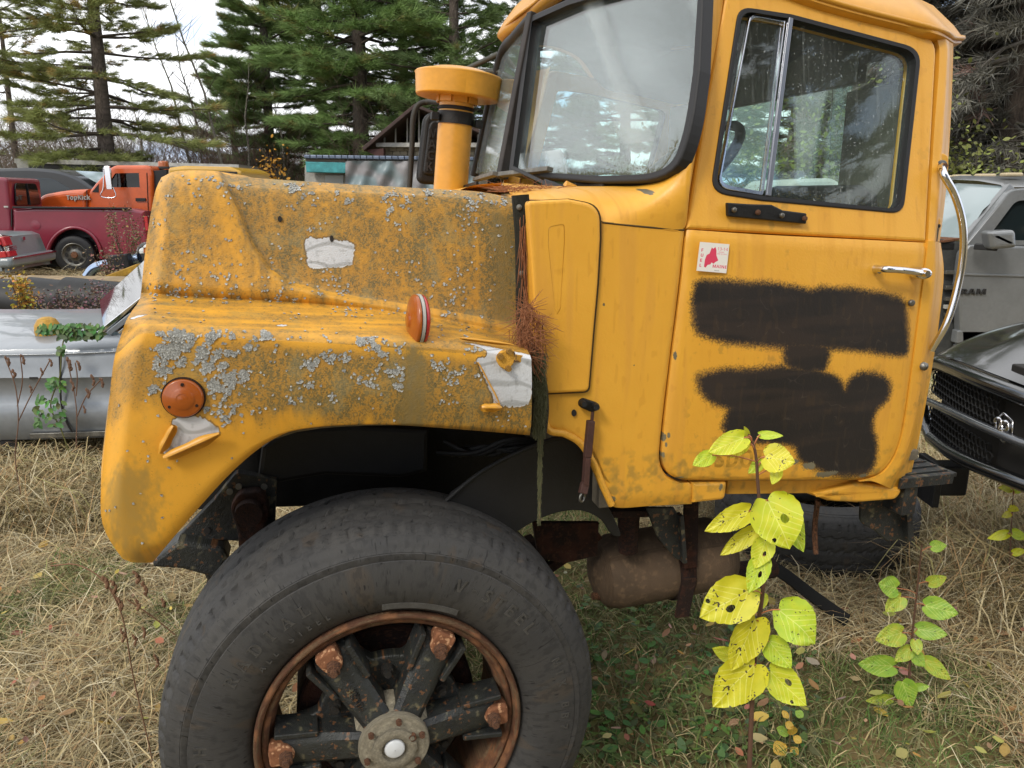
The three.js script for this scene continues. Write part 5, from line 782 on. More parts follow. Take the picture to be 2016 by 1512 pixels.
// --- grey pickup to the right ---
{
  const f = new Frame(V(4.35, 0, -6.9), 0), g = f.group('silver_pickup', { label: 'silver crew pickup missing its front fender, raised roof lamps', category: 'pickup' }), m = phys(0x85898d, .34, { metalness: .3, clearcoat: .5, map: rep(softTex, .8) });
  const T2 = (a, b, z) => f.T(a, b, z);
  mk('door', slab(f, 0, rpoly([[1893, 700], [1888, 560], [1896, 500, 6], [1910, 482, 4], [2060, 486], [2300, 486], [2300, 700]]), .12, { bevel: .02, seg: 3 }), m, g);
  mk('door_crease', bar(T2(1895, 540, .006), T2(2300, 552, .006), .015, .015), m, g);
  mk('window_frame', slab(f, -.03, rpoly([[1900, 484], [1990, 372, 14], [2300, 352], [2300, 486]]), .08, { bevel: .015, holes: [rpoly([[1935, 476, 4], [1998, 392, 14], [2280, 372], [2280, 478]])] }), m, g);
  mk('door_window', slab(f, -.07, [[1930, 480], [1996, 388], [2290, 368], [2290, 482]], .01, { bevel: 0 }), phys(0x1c2426, .04), g);
  const a0 = T2(1898, 474, -.1), a1 = T2(1988, 366, -.22), c0 = V(a0.x + .05, a0.y + .0, -1.75), c1 = V(a1.x, a1.y, -1.6);
  mk('windscreen', gridGeo([[a0, a0.clone().lerp(a1, .5).add(V(-.04, .03, 0)), a1], [V(a0.x - .1, a0.y, -.9), V((a0.x + a1.x) / 2 - .12, (a0.y + a1.y) / 2 + .03, -.9), V(a1.x - .08, a1.y + .03, -.9)], [c0, c0.clone().lerp(c1, .5).add(V(-.04, .03, 0)), c1]]), phys(0x8d9a9c, .06), g);
  mk('pillar', bar(a0, a1, .07, .07, V(0, 0, 1)), m, g);
  const rf = []; for (const [z, h] of [[-.2, -.03], [-.3, .03], [-.6, .07], [-.95, .085], [-1.3, .07], [-1.6, .03], [-1.7, -.03]]) rf.push([0, .05, .4, 1.2, 2.2].map((x) => V(a1.x - .1 * (1 - Math.abs(z + .95)) + x, a1.y + h + (x === 0 ? -.02 : 0.02), z))); mk('roof', uvBox(gridGeo(rf)), m, g);
  for (const z of [-.35, -.75, -1.15, -1.5]) mk('roof_lamp', box(.16, .035, .11, a1.x + .08, a1.y + .1, z, 0, 0, 0, .015), std(0xb8a888, .4), g);
  mk('wing_mirror', slab(f, .3, rpoly([[1948, 456, 8], [2002, 452, 10], [2004, 488, 8], [1954, 492, 8]]), .16, { bevel: .04, seg: 4 }), m, g); mk('mirror_bracket', bar(T2(1918, 485, .1), T2(1965, 488, .2), .05, .1), M.black, g);
  const tx = text('RAM', .068, .012); tx.scale(1.15, .75, 1); mk('door_lettering', place(tx, T2(1916, 574, .006)), M.dark, g);
  mk('hinge_post', slab(f, -.16, [[1846, 720], [1850, 470], [1892, 476], [1890, 720]], .05), std(0x55585a, .6, 0, { map: rep(grimeTex, 2) }), g); for (const y of [536, 566, 588, 604, 620]) mk('hinge', box(.08, .035, .05, T2(1868, y, -.12).x, T2(1868, y, -.12).y, -.12), y === 604 ? M.white : M.steel, g);
  mk('cowl', box(.5, .06, 1.6, a0.x - .3, a0.y - .05, -.95), M.black, g); mk('cowl_needles', box(.3, .02, .5, a0.x - .1, a0.y + .0, -.4, 0, .3, .1), std(0x8a5a3a, 1, 0, { bumpMap: rep(bumpTex, 20), bumpScale: .02 }), g);
  mk('engine', box(.9, .45, .8, a0.x - .8, .85, -1.0), M.darkMetal, g); mk('cab_inside', [box(.5, .2, 1.4, a0.x + 1.2, .85, -.95), box(.2, .5, 1.4, a0.x + 1.5, 1.1, -.95)], M.vinyl, g); mk('sill', box(2.4, .12, .1, a0.x + 1.2, .42, -.05), m, g); mk('seat', box(.2, .6, .5, a1.x + .5, 1.45, -.5, 0, 0, 0, .05), M.black, g);
}
// --- black pickup nose to the right ---
{
  const f = new Frame(V(1.93, 0, -3.0), 0), g = f.group('black_pickup', { label: 'black pickup front with honeycomb grille and chrome animal head badge', category: 'pickup' });
  const q = (a, b, x = 0) => f.TX(a, b, x), m = phys(0x17181b, .2, { clearcoat: 1, clearcoatRoughness: .08, map: rep(softTex, 1) });
  const e0 = q(1836, 692), e1 = q(2016, 742), y0 = e0.y, zf = e0.z, zn = zf + 1.5, rows = [];
  for (let j = 0; j <= 24; j++) { const v = j / 24, z = lerp(zf, zn, v), row = []; for (let i = 0; i <= 24; i++) { const x = (i / 24) ** 1.4 * 1.3, s = Math.sin(Math.min(1, v * 1.15) * Math.PI) , dome = .05 * sstep(.22, .3, v) * (1 - sstep(.72, .8, v)) * sstep(.05, .35, x); row.push(V(x - .1 * s, lerp(y0, e1.y, 0) + .23 * (1 - Math.exp(-x * 3)) + .04 * s + dome - .03 * (1 - sstep(0, .07, v)) - .1 * sstep(.93, 1, v), z)); } rows.push(row); }
  mk('hood', uvBox(gridGeo(rows)), m, g);
  const L = (pts, x = 0) => pts.map(([a, b]) => { const p = q(a, b, x), s = Math.sin(clamp((p.z - zf) / 1.5) * Math.PI); p.x -= .1 * s; return p; });
  mk('grille_surround', [tube(L([[1822, 726], [1850, 716], [1900, 724], [1960, 742], [2030, 766], [2120, 800], [2330, 880]]), .035, 40, 10), tube(L([[1822, 726], [1814, 760], [1816, 800], [1828, 838], [1846, 862]]), .028, 30, 10), tube(L([[1846, 862], [1900, 888], [1960, 912], [2060, 950], [2330, 1070]]), .03, 30, 10)], m, g);
  mk('grille_bar', tube(L([[1818, 786], [1860, 796], [1920, 815], [1980, 838], [2060, 870], [2330, 985]], -.03), .018, 30, 8), phys(0x4a4d52, .2, { clearcoat: 1 }), g);
  mk('grille_back', slabUV({ p: V(.06, 0, 0), n: V(-1, 0, 0), u: V(0, 0, 1), v: V(0, 1, 0) }, [[zf + .02, y0 - .42], [zn, y0 - .42], [zn, y0 - .02], [zf + .02, y0 - .02]].map(([a, b]) => new THREE.Vector2(a, b)), .05), M.dark, g);
  const hexR = .019, hs = new THREE.TorusGeometry(hexR, .0042, 4, 6); hs.rotateZ(Math.PI / 6); hs.rotateY(Math.PI / 2); let n = 0;
  for (let j = 0; j < 11; j++) for (let i = 0; i < 22; i++) {
    const z = zf + .05 + (i + (j % 2) / 2) * hexR * 1.74, y = y0 - .05 - j * hexR * 1.52, s = Math.sin(clamp((z - zf) / 1.5) * Math.PI); if (z > zf + .66) continue; if (j === 6 || j === 5) continue; if (n++ > 290) break;
    const c = mk('grille_cell', hs, M.black, g); c.position.set(-.1 * s + .012, y, z);
  }
  const bp = q(1988, 842, -.1); { // badge: a horned head in a shield ring
    const ring = new THREE.TorusGeometry(.054, .005, 6, 6); ring.rotateY(Math.PI / 2); ring.rotateX(.3); const b = mk('badge_ring', place(ring, bp.clone().add(V(-.02, 0, 0))), M.chrome, g);
    mk('badge_head', [place(new THREE.SphereGeometry(.016, 14, 10).scale(.7, 1.7, .8), bp.clone().add(V(-.03, -.012, 0))), ...[-1, 1].map((s) => place(new THREE.TorusGeometry(.016, .009, 8, 18, 4.4).rotateY(Math.PI / 2).rotateX(s * .5), bp.clone().add(V(-.03, .012, s * .021))))], M.chrome, b);
    mk('badge_panel', box(.05, .4, .2, -.04, bp.y + .02, bp.z), M.dark, g);
  }
  mk('radiator', [box(.1, .35, 1.2, .25, y0 - .2, zf + .76)], M.darkMetal, g); mk('far_fender', box(1.5, .3, .05, .85, y0 - .12, zf + .0), m, g); mk('near_fender', box(1.5, .3, .05, .85, y0 - .22, zn), m, g);
  mk('frame_horn', [box(.14, .14, .1, .0, y0 - .52, zf + .25), box(.03, .2, .16, -.08, y0 - .53, zf + .25)], M.darkMetal, g);
  for (const z of [zf + .1, zn - .1]) mk('wheel', place(zAxis(lathe([[.08, -.12], [.36, -.12], [.38, -.08], [.38, .08], [.36, .12], [.08, .12]], 28)), V(.9, .36, z)), M.rubber, g);
}
// --- white van cab beyond the yellow truck, seen through its windows ---
{
  const f = new Frame(V(3.2, 0, -9), 0), g = f.group('white_pickup', { label: 'white pickup seen through the yellow cab windows', category: 'pickup' });
  mk('body', slab(f, 0, rpoly([[1450, 600], [1450, 420, 10], [1520, 405], [1560, 352, 20], [1650, 350, 20], [1690, 405], [1790, 410, 10], [1800, 600]]), 1.7, { bevel: .08, seg: 3, holes: [rpoly([[1545, 402, 4], [1572, 362, 8], [1640, 361, 8], [1650, 402, 4]])] }), M.white, g); mk('window', slab(f, -.04, [[1540, 404], [1570, 360], [1642, 359], [1654, 404]], .01, { bevel: 0 }), phys(0x2b3436, .06), g); disc(f, 1490, 590, -.02, .36, .22, M.steel, g); disc(f, 1750, 590, -.02, .36, .22, M.steel, g);
}
// --- loose tyres and bar under the cab ---
{
  const tg = tyreGeo(true, 300); tg.rotateX(-Math.PI / 2); const p = onGround(1655, 1150); p.z -= .42;
  const a = thing('scrap_tyre', 'worn tyre lying flat under the rear of the yellow cab', 'tyre', null, V(p.x + .02, .295, p.z)); a.scale.set(.92, .92, .92); mk('tread', tg, mTyre, a);
  const b = thing('scrap_tyre', 'second tyre lying on top of the flat tyre, tilted', 'tyre', null, V(p.x - .12, .53, p.z - .25), .4); b.scale.set(.85, .85, .85); b.rotation.z = .06; mk('tread', tg, mTyre, b);
  const P = (x, y, D) => atDepth(x, y, D), s = thing('steel_bar', 'bent black flat bar sticking out of the grass under the cab', 'bar', null, V(0, 0, 0));
  const c = new THREE.CatmullRomCurve3([P(1500, 1118, 2.9), P(1520, 1116, 2.88), P(1545, 1130, 2.84), P(1600, 1172, 2.76), P(1670, 1222, 2.66)]).getPoints(24); const rows = [-1, 1].map((k) => c.map((q) => q.clone().add(V(.006 * k, .024 * k, .0)))), r2 = [-1, 1].map((k) => c.map((q) => q.clone().add(V(.006 * k - .006, .024 * k - .004, -.008))));
  mk('bar', gridGeo([rows[0], rows[1], r2[1], r2[0], rows[0]]), M.darkMetal, s);
}
// ================= trees =================
const barkTex = tex(256, 512, (x, y) => { const a = fbm(x * .06, y * .012, 4), b = noise(x * .2, y * .05); return mix3(hex(0x3a332d), hex(0x7a6e64), clamp(.7 * a + .45 * b - .1)); });
const mBark = std(0xffffff, 1, 0, { map: rep(barkTex, 1, 1), bumpMap: rep(bumpTex, 1, .4), bumpScale: .03 }), mTwig = std(0x4d443b, 1), mGreyTwig = std(0x77726a, 1), mBirch = std(0xb9b4a8, .9, 0, { map: rep(tex(128, 256, (x, y) => mix3(hex(0xd0ccc2), hex(0x3a342e), sstep(.68, .76, noise(x * .06, y * .35)))), 1, 1) });
function tuftGeo(n, len, w, seed, flat = .55, droop = .1) {                     // a plume of needles along +z
  const r = rng(seed), p = [], nn = [];
  for (let i = 0; i < n; i++) {
    const a = r() * 6.283, s = r() ** .6, d = V(Math.cos(a) * .9 * s, Math.sin(a) * flat * s - droop, .25 + r()).normalize(), L = len * (.55 + .45 * r()), o = V((r() - .5) * len * .5, (r() - .5) * len * .15, (r() - .3) * len * .8), sd = d.clone().cross(V(r() - .5, r() - .5, r() - .5)).normalize().multiplyScalar(w);
    const e = o.clone().addScaledVector(d, L); p.push(...o.clone().add(sd).toArray(), ...o.clone().sub(sd).toArray(), ...e.toArray());
  }
  const g = new THREE.BufferGeometry(); g.setAttribute('position', new THREE.BufferAttribute(new Float32Array(p), 3)); g.computeVertexNormals(); return g;
}
const TUFTS = [tuftGeo(70, .34, .008, 1), tuftGeo(70, .32, .008, 2), tuftGeo(60, .38, .008, 3)], TUFTS_S = [tuftGeo(46, .2, .007, 8, .8), tuftGeo(46, .22, .007, 9, .8)];
const mNeedle = std(0xffffff, .75);
function addCopies(name, geo, mat, list, parent, data) {                         // list of [pos, dir, scale, color, roll]
  const m = new THREE.InstancedMesh(geo, mat, list.length), q = new THREE.Quaternion(), q2 = new THREE.Quaternion(), M4 = new THREE.Matrix4(), c = new THREE.Color(), Z = V(0, 0, 1);
  list.forEach(([p, d, s, col, roll], i) => { const x = V(0, 1, 0).cross(d); if (x.lengthSq() < 1e-6) x.set(1, 0, 0); x.normalize(); const y = d.clone().cross(x); M4.makeBasis(x, y, d.clone()); q.setFromRotationMatrix(M4); q2.setFromAxisAngle(Z, roll ?? 0); q.multiply(q2); M4.compose(p, q, typeof s === 'number' ? V(s, s, s) : s); m.setMatrixAt(i, M4); m.setColorAt(i, c.setRGB(...col)); });
  m.name = name; m.castShadow = m.receiveShadow = true; m.userData = data ?? { kind: 'stuff' }; parent.add(m); return m;
}
function limb(pts, r0, r1, sides = 5) { const o = []; for (let i = 0; i + 1 < pts.length; i++) o.push(cone(pts[i], pts[i + 1], lerp(r0, r1, i / (pts.length - 1)), lerp(r0, r1, (i + 1) / (pts.length - 1)), sides)); return o; }
function pine(label, at, H, o = {}) {
  const { r = .25, start = .15, spread = 3.2, seed = 1, whorl = .42, per = 4, color = [.05, .11, .035], vary = .5, lean = V(0, 0, 0), droop = .05, tuft = TUFTS, size = 1, dens = 1, twigMat = mTwig, pow = .75, group = 'pines at the edge of the yard', name = 'pine_tree', foliage = 1, cap = 1e9, gain = 1.55 } = o;
  const R = rng(seed), t = thing(name, label, 'tree', group, at), wood = [], list = [], trunk = [];
  const N = 9, ax = (k) => V(lean.x * k + Math.sin(k * 5 + seed) * .12, k * H, lean.z * k + Math.cos(k * 4 + seed) * .1);
  const tp = Array.from({ length: N + 1 }, (_, i) => ax(i / N)); mk('trunk', uvBox(merge(limb(tp, r, r * .12, 10))), mBark, t);
  for (let h = start * H; h < H * .985; h += whorl * (.7 + .6 * R())) {
    const k = h / H, c = ax(k), prof = Math.min(1, (k - start) / .12 + .45) * (1 - k) ** pow, n = Math.max(2, Math.round(per * (.7 + .5 * R())));
    for (let i = 0; i < n; i++) {
      const a = R() * 6.283, L = spread * prof * (.55 + .6 * R()) + .25, up = lerp(-.05, .5, k) - droop + (R() - .5) * .25, d = V(Math.cos(a), up, Math.sin(a)).normalize(), pts = [c.clone()], segs = 4; let q = c.clone(), dd = d.clone();
      for (let s = 0; s < segs; s++) { dd.add(V((R() - .5) * .35, (R() - .5) * .2 + (s > 1 ? .06 : -droop * .6), (R() - .5) * .35)).normalize(); q = q.clone().addScaledVector(dd, L / segs); pts.push(q); }
      const br = Math.max(.012, r * .22 * L / spread); wood.push(...limb(pts, br, .006, 4));
      const m = Math.max(3, Math.round(L * 5.5 * dens));
      for (let s = 0; s < m; s++) {
        if (R() > foliage) continue; const u = .3 + .7 * (s + R()) / m, f = Math.min(u, .999) * segs, i0 = f | 0, p = pts[i0].clone().lerp(pts[i0 + 1], f - i0), sd = pts[i0 + 1].clone().sub(pts[i0]).normalize(), lat = V(-sd.z, 0, sd.x).multiplyScalar((R() - .5) * 2 * L * .36 * (1.15 - u)); p.add(lat).y += (R() - .5) * .12;
        const dir = sd.clone().addScaledVector(lat, 1.2).add(V(0, .15 + .3 * R(), 0)).normalize(), v = 1 + vary * (R() - .5), w = R() < .08 ? 1.5 : 1; list.push([p, dir, size * (.7 + .7 * R()), [color[0] * v * w * gain, color[1] * v * gain, color[2] * v * gain], R() * .8 - .4]);
        if (lat.length() > .25) wood.push(cone(p.clone().sub(lat), p, .008, .004, 3));
      }
    }
  }
  mk('limbs', wood.map(clean), twigMat, t); const L2 = list.slice(0, cap), cr = new THREE.Group(); cr.name = 'crown'; t.add(cr); tuft.forEach((g, i) => { const sub = L2.filter((_, k) => k % tuft.length === i); if (sub.length) addCopies('needles', g, mNeedle, sub, cr); });
  return t;
}
const G = (px, D) => { const p = atDepth(px, 400, D); p.y = 0; return p; };
pine('big spreading pine with thick bare limbs behind the orange truck', G(226, 29), 15, { r: .34, start: .1, spread: 4.5, seed: 5, whorl: .42, per: 4, color: [.17, .19, .06], pow: .35, droop: .1, dens: 1.5, size: .95, group: null });
pine('sparse thin pine with dead lower limbs beyond the maroon pickup', G(50, 33), 13, { r: .16, start: .12, spread: 3.2, seed: 17, whorl: .5, per: 3, color: [.14, .16, .06], foliage: .5, pow: .5, size: 1.1, group: null });
pine('tall narrow light green pine behind the birch trunks', G(545, 36), 20, { r: .26, start: .18, spread: 2.9, seed: 23, color: [.16, .22, .075], pow: .7, dens: 1.7, size: 1.05, per: 5, group: null });
pine('dense green pine whose boughs hang over the turquoise shed', G(715, 31), 21, { r: .36, start: .16, spread: 4.7, seed: 31, per: 5, color: [.13, .2, .06], pow: .6, dens: 1.7, size: 1.1, droop: .09, group: null });
const BACKROW = [[650, 38, 20, 41], [800, 34, 20, 43], [905, 30, 18, 47], [470, 46, 9, 51]];
for (const [x, D, h, s] of BACKROW) pine('dark green pine in the row behind the gable building', G(x, D), h, { r: .28, start: .1, spread: 4.4, seed: s, per: 4, color: [.11, .16, .055], pow: .65, size: 1.1, dens: 1.3, group: 'pines behind the gable building' });
for (const [x, D, h, s] of [[1060, 36, 17, 53], [1230, 30, 16, 59], [1400, 24, 14, 61], [1560, 22, 13, 67], [1720, 20, 13, 71]]) pine('dark evergreen standing behind the yellow cab', G(x, D), h, { r: .25, start: .03, spread: 3.8, seed: s, per: 5, color: [.09, .12, .04], pow: .6, group: 'evergreens behind the yellow cab' });
for (const [x, D, h, s] of [[1900, 15, 12, 73], [1985, 13, 13, 79], [2120, 15, 12, 83], [1800, 17, 12, 91]]) pine('grey half-dead spruce with matted bare branches by the silver pickup', G(x, D), h, { r: .2, start: .04, spread: 3.3, seed: s, per: 7, whorl: .26, color: [.15, .145, .12], vary: .6, pow: .5, droop: .22, tuft: TUFTS_S, size: 1.25, dens: 1.3, twigMat: mGreyTwig, name: 'spruce_tree', gain: 1.25, group: 'half-dead spruces by the silver pickup' });
// trees at the photographer's back, mirrored in the door glass
for (const [x, z, h, s] of [[3.5, 11, 15, 101], [7.5, 10, 16, 103], [11, 12, 15, 107], [1.0, 14, 14, 109], [14, 8, 15, 113]]) pine('tall pine opposite the yellow door, mirrored in its glass', V(x, 0, z), h, { r: .28, start: .04, spread: 3.6, seed: s, per: 5, whorl: .5, color: [.035, .065, .025], pow: .5, size: 1.25, gain: 1.1, group: 'pines mirrored in the door glass' });
// birches, autumn saplings and bare scrub at the wood's edge
const BIRCH = [[405, 338, 34, 9, .35], [422, 330, 34, 8, .2], [470, 335, 32, 11, .5], [486, 330, 33, 7, -.1], [190, 318, 40, 7, .1], [14, 330, 26, 8, .1], [300, 320, 42, 7, .1], [568, 336, 34, 6, .05]];
BIRCH.forEach(([x, y, D, h, ln], i) => { const R = rng(200 + i), t = thing('birch_tree', 'thin pale birch trunk, leafless, at the edge of the wood', 'tree', 'leafless birches at the wood edge', G(x, D)), pts = Array.from({ length: 7 }, (_, k) => V(-ln * 5 * (k / 6) ** 1.2 + .1 * Math.sin(k * 2 + i), h * k / 6, 0)); mk('trunk', uvBox(merge(limb(pts, .075, .015, 7))), mBirch, t); const w = []; for (let k = 0; k < 26; k++) { const f = 2 + R() * 3.9, p = pts[f | 0].clone().lerp(pts[(f | 0) + 1], f % 1), a = R() * 6.28, L = .5 + R(); w.push(...limb([p, p.clone().add(V(Math.cos(a) * L * .5, L * .5, Math.sin(a) * L * .5)), p.clone().add(V(Math.cos(a) * L, L * 1.2, Math.sin(a) * L))], .015, .004, 3)); } mk('limbs', w.map(clean), mTwig, t); });
function scrubGeo(seed, n) { const R = rng(seed), o = []; for (let i = 0; i < n; i++) { const a = R() * 6.28, b = V((R() - .5) * .8, 0, (R() - .5) * .8), h = 1.4 + 1.6 * R(), d = V(Math.cos(a) * .35, 1, Math.sin(a) * .35); let p = b, w = .012; for (let k = 0; k < 4; k++) { const q = p.clone().addScaledVector(d, h / 4).add(V((R() - .5) * .2, 0, (R() - .5) * .2)); o.push(cone(p, q, w, w * .7, 3)); if (k) for (let e = 0; e < 3; e++) { const c = R() * 6.28; o.push(cone(q, q.clone().add(V(Math.cos(c) * .35, .35 * R() + .1, Math.sin(c) * .35)), w * .5, .003, 3)); } p = q; w *= .7; } } return merge(o.map(clean)); }
const SCRUB = [scrubGeo(1, 9), scrubGeo(2, 9)];
{
  const R = rng(300), ls = [[], []]; for (let i = 0; i < 900; i++) { const x = -80 + R() * 1150, D = 30 + R() * 26, p = G(x, D), v = .7 + .6 * R(), red = R() < .3; ls[i & 1].push([p, V(Math.cos(R() * 6.28), 0, Math.sin(R() * 6.28)), .8 + 1.1 * R(), red ? [.17 * v, .09 * v, .075 * v] : [.15 * v, .12 * v, .085 * v]]); }
  for (let i = 0; i < 2; i++) addCopies('bare_scrub', SCRUB[i], std(0xffffff, 1), ls[i], scene, { kind: 'stuff', label: 'brown leafless scrub filling the edge of the wood', category: 'scrub' });
}
function leafyBush(name, label, at, w, h, n, color, seed, size = .05, twig = true) {
  const R = rng(seed), t = thing(name, label, 'bush', null, at), wood = [], list = []; for (let i = 0; i < 9; i++) { const a = R() * 6.28, e = V(Math.cos(a) * w * .5 * R(), h * (.6 + .4 * R()), Math.sin(a) * w * .5 * R()); wood.push(...limb([V(0, 0, 0), e.clone().multiplyScalar(.5).add(V((R() - .5) * .2, .1, 0)), e], .018, .004, 4)); for (let k = 0; k < n / 9; k++) { const f = .25 + .75 * R(), p = e.clone().multiplyScalar(f).add(V((R() - .5) * w * .45, (R() - .5) * h * .25, (R() - .5) * w * .45)), v = .7 + .6 * R(); list.push([p, V(R() - .5, R() - .2, R() - .5).normalize(), size * (.6 + .8 * R()), color.map((c) => c * v), R() * 6]); } }
  mk('stems', wood.map(clean), mTwig, t); addCopies('leaves', LEAFLET, mLeafy, list, t); return t;
}
const LEAFLET = (() => { const g = new THREE.PlaneGeometry(1, 1.6, 2, 3), p = g.attributes.position; for (let i = 0; i < p.count; i++) { const y = p.getY(i) / 1.6 + .5, x = p.getX(i); p.setXYZ(i, x * Math.sin(Math.PI * clamp(y, .04, .96)) ** .8, p.getY(i), .25 * x * x + .15 * y * y); } g.computeVertexNormals(); return g; })();
const mLeafy = std(0xffffff, .65);
leafyBush('autumn_sapling', 'slim sapling with small orange leaves beside the turquoise shed', G(540, 27), 1.4, 3.4, 330, [.45, .22, .02], 401, .07);
leafyBush('autumn_bush', 'yellowing bush at the foot of the big pine', G(160, 31), 3, 2.2, 500, [.3, .24, .03], 402, .1);
leafyBush('green_bush', 'yellow-green bush behind the silver pickup roof', G(1930, 11), 3.4, 2.3, 4500, [.17, .2, .04], 403, .032);
leafyBush('green_bush', 'yellow-green bush seen through the yellow cab window', G(1620, 12.5), 5, 3.4, 4000, [.15, .17, .035], 404, .045);
leafyBush('green_bush', 'olive bush between the white pickup and spruces', G(1780, 12), 3.4, 2.8, 3000, [.14, .15, .035], 405, .042);
// ================= ground cover and plants =================
function patchGeo(S, n, seed, { len = .3, wid = .0016, flat = .9, cols, hgt = 1, bunch = 0 }) {   // a square of grass, each blade bent and coloured by itself
  const R = rng(seed), p = [], cl = [];
  for (let i = 0; i < n; i++) {
    const a = R() * 6.283, L = len * (.35 + .9 * R() ** 1.5), fl = flat * (.45 + .55 * R()), up = lerp(1.15, .1, fl) * hgt, d = V(Math.cos(a), 0, Math.sin(a)), s = V(-d.z, 0, d.x), w = wid * (.5 + R()), c = (R() - .5) * .9, h0 = .05 * R() * R() * flat;
    const b = V((R() - .5) * S, h0, (R() - .5) * S).addScaledVector(d, -L * .35 * fl); if (bunch) { const k = Math.round(b.x / bunch) * bunch, m = Math.round(b.z / bunch) * bunch; b.x = lerp(b.x, k, .75); b.z = lerp(b.z, m, .75); }
    const P = (t) => b.clone().addScaledVector(d, L * t * (.3 + .7 * fl)).addScaledVector(s, c * L * t * t).add(V(0, L * up * t * (1 - .6 * t) , 0)), q = [0, .4, .75, 1].map(P), col = cols[R() * cols.length | 0], v = .5 + .7 * R(), tilt = V(0, .6 * (R() - .5), 0);
    for (let k = 0; k < 3; k++) { const w0 = w * [1, .9, .6][k], w1 = w * [.9, .6, .1][k], sd = s.clone().add(tilt), A = q[k].clone().addScaledVector(sd, w0), B = q[k].clone().addScaledVector(sd, -w0), C = q[k + 1].clone().addScaledVector(sd, w1), D = q[k + 1].clone().addScaledVector(sd, -w1); p.push(...A.toArray(), ...B.toArray(), ...C.toArray()); if (k < 2) p.push(...B.toArray(), ...D.toArray(), ...C.toArray()); }
    for (let k = 0; k < 15; k++) cl.push(col[0] * v, col[1] * v, col[2] * v);
  }
  const g = new THREE.BufferGeometry(); g.setAttribute('position', new THREE.BufferAttribute(new Float32Array(p), 3)); g.setAttribute('color', new THREE.BufferAttribute(new Float32Array(cl), 3)); g.computeVertexNormals(); return g;
}
const TAN = [[.5, .4, .21], [.48, .38, .19], [.54, .45, .26], [.4, .31, .15], [.58, .51, .34], [.3, .24, .12], [.38, .24, .11]], OLV = [[.2, .22, .07], [.15, .19, .05], [.28, .25, .1]], GRN = [[.07, .13, .025], [.1, .16, .03], [.13, .16, .05], [.22, .2, .09]];
const PS = .42, DRY = [1, 2, 3].map((s) => patchGeo(PS, 850, s, { cols: TAN })), MIXED = [4, 5].map((s) => patchGeo(PS, 850, s, { len: .24, flat: .75, cols: [...TAN, ...OLV, ...OLV, ...GRN] })), LUSH = [6, 7].map((s) => patchGeo(PS, 620, s, { len: .15, wid: .0019, flat: .6, cols: [...GRN, ...GRN, ...OLV, TAN[0], TAN[3]] })), TALL = [8, 9].map((s) => patchGeo(PS, 60, s, { len: .6, wid: .0022, flat: .35, cols: [...TAN, TAN[2], TAN[4], OLV[2]], bunch: .14 }));
const mStraw = std(0xffffff, 1), mBlade = std(0xffffff, .9, 0, { vertexColors: true });
{
  const R = rng(500), lots = new Map(), put = (g, e) => { if (!lots.has(g)) lots.set(g, []); lots.get(g).push(e); };
  const under = (p) => { const q = F.loc(p); return q.x > .05 && q.x < 1.55 && q.z < .2 && q.z > -2.2; };
  const lay = (z0, z1, cell) => { for (let z = z0; z < z1; z += cell) { const w = z * .74 + .7; for (let x = -w; x < w; x += cell) {
    const p = V(x + (R() - .5) * cell * .2, 0, -z - (R() - .5) * cell * .2), a = (R() * 4 | 0) * Math.PI / 2 + (R() - .5) * .3, d = V(Math.cos(a), 0, Math.sin(a)), n = fbm(p.x * .9 + 9, p.z * .9, 3) + .1 * (R() - .5), k = cell / PS * 1.12, s = V(k, (.85 + .4 * R()) * (.6 + .4 * k), k), c = .85 + .3 * R();
    const g = under(p) ? (R() < .8 ? LUSH : MIXED) : n > .64 ? (R() < .35 ? LUSH : MIXED) : n > .54 && R() < .45 ? MIXED : DRY; put(g[R() * g.length | 0], [p, d, s, [c, c, c], 0]);
  } } };
  lay(1.3, 5, .36); lay(5, 11, .55); lay(11, 30, 1.1);
  for (let i = 0; i < 520; i++) { const p = R() < .5 ? onGround(1840 + R() * 280, 900 + R() * 330) : onGround(-80 + R() * 300, 892 + R() * 150); if (under(p)) continue; const a = R() * 6.283; put(TALL[i & 1], [p, V(Math.cos(a), 0, Math.sin(a)), .55 + .6 * R(), [1, 1, 1], 0]); }
  for (const [gs, nm, lb] of [[DRY, 'dry_grass', 'matted dry straw-coloured grass covering the yard'], [MIXED, 'mixed_grass', 'half-green grass patches among the straw'], [LUSH, 'green_grass', 'short green grass growing under the yellow truck'], [TALL, 'tall_grass', 'taller dry grass blades beside the parked cars']]) gs.forEach((g) => { if (lots.get(g)) addCopies(nm, g, mBlade, lots.get(g), scene, { kind: 'stuff', label: lb, category: 'grass' }); });
  const weeds = []; for (let i = 0; i < 900; i++) { const q = onGround(1130 + R() * 480, 1170 + R() * 345); q.y = .01 + .05 * R(); weeds.push([q, V((R() - .5) * .7, 1, (R() - .5) * .7).normalize(), .012 + .022 * R() ** 2, [.075, .125, .03].map((c) => c * (.6 + .8 * R())), R() * 6]); } addCopies('weed_leaves', LEAFLET, mLeafy, weeds, scene, { kind: 'stuff', label: 'small green weed leaves in the shade of the cab', category: 'weeds' });
  const fallen = []; for (let i = 0; i < 620; i++) { const q = R() < .8 ? onGround(R() * 2016, 900 + R() * 640) : onGround(R() * 2016, 700 + R() * 200); q.y = .03 + .06 * R(); const w = R(), c = w < .32 ? [.42, .31, .07] : w < .6 ? [.3, .15, .07] : w < .92 ? [.4, .29, .17] : [.24, .06, .035]; fallen.push([q, V((R() - .5) * 1.2, 1, (R() - .5) * 1.2).normalize(), .012 + .026 * R() ** 1.5, c.map((k) => k * (.7 + .5 * R())), R() * 6]); } addCopies('fallen_leaves', LEAFLET, mLeafy, fallen, scene, { kind: 'stuff', label: 'scattered yellow and brown fallen leaves on the grass', category: 'leaves' });
}
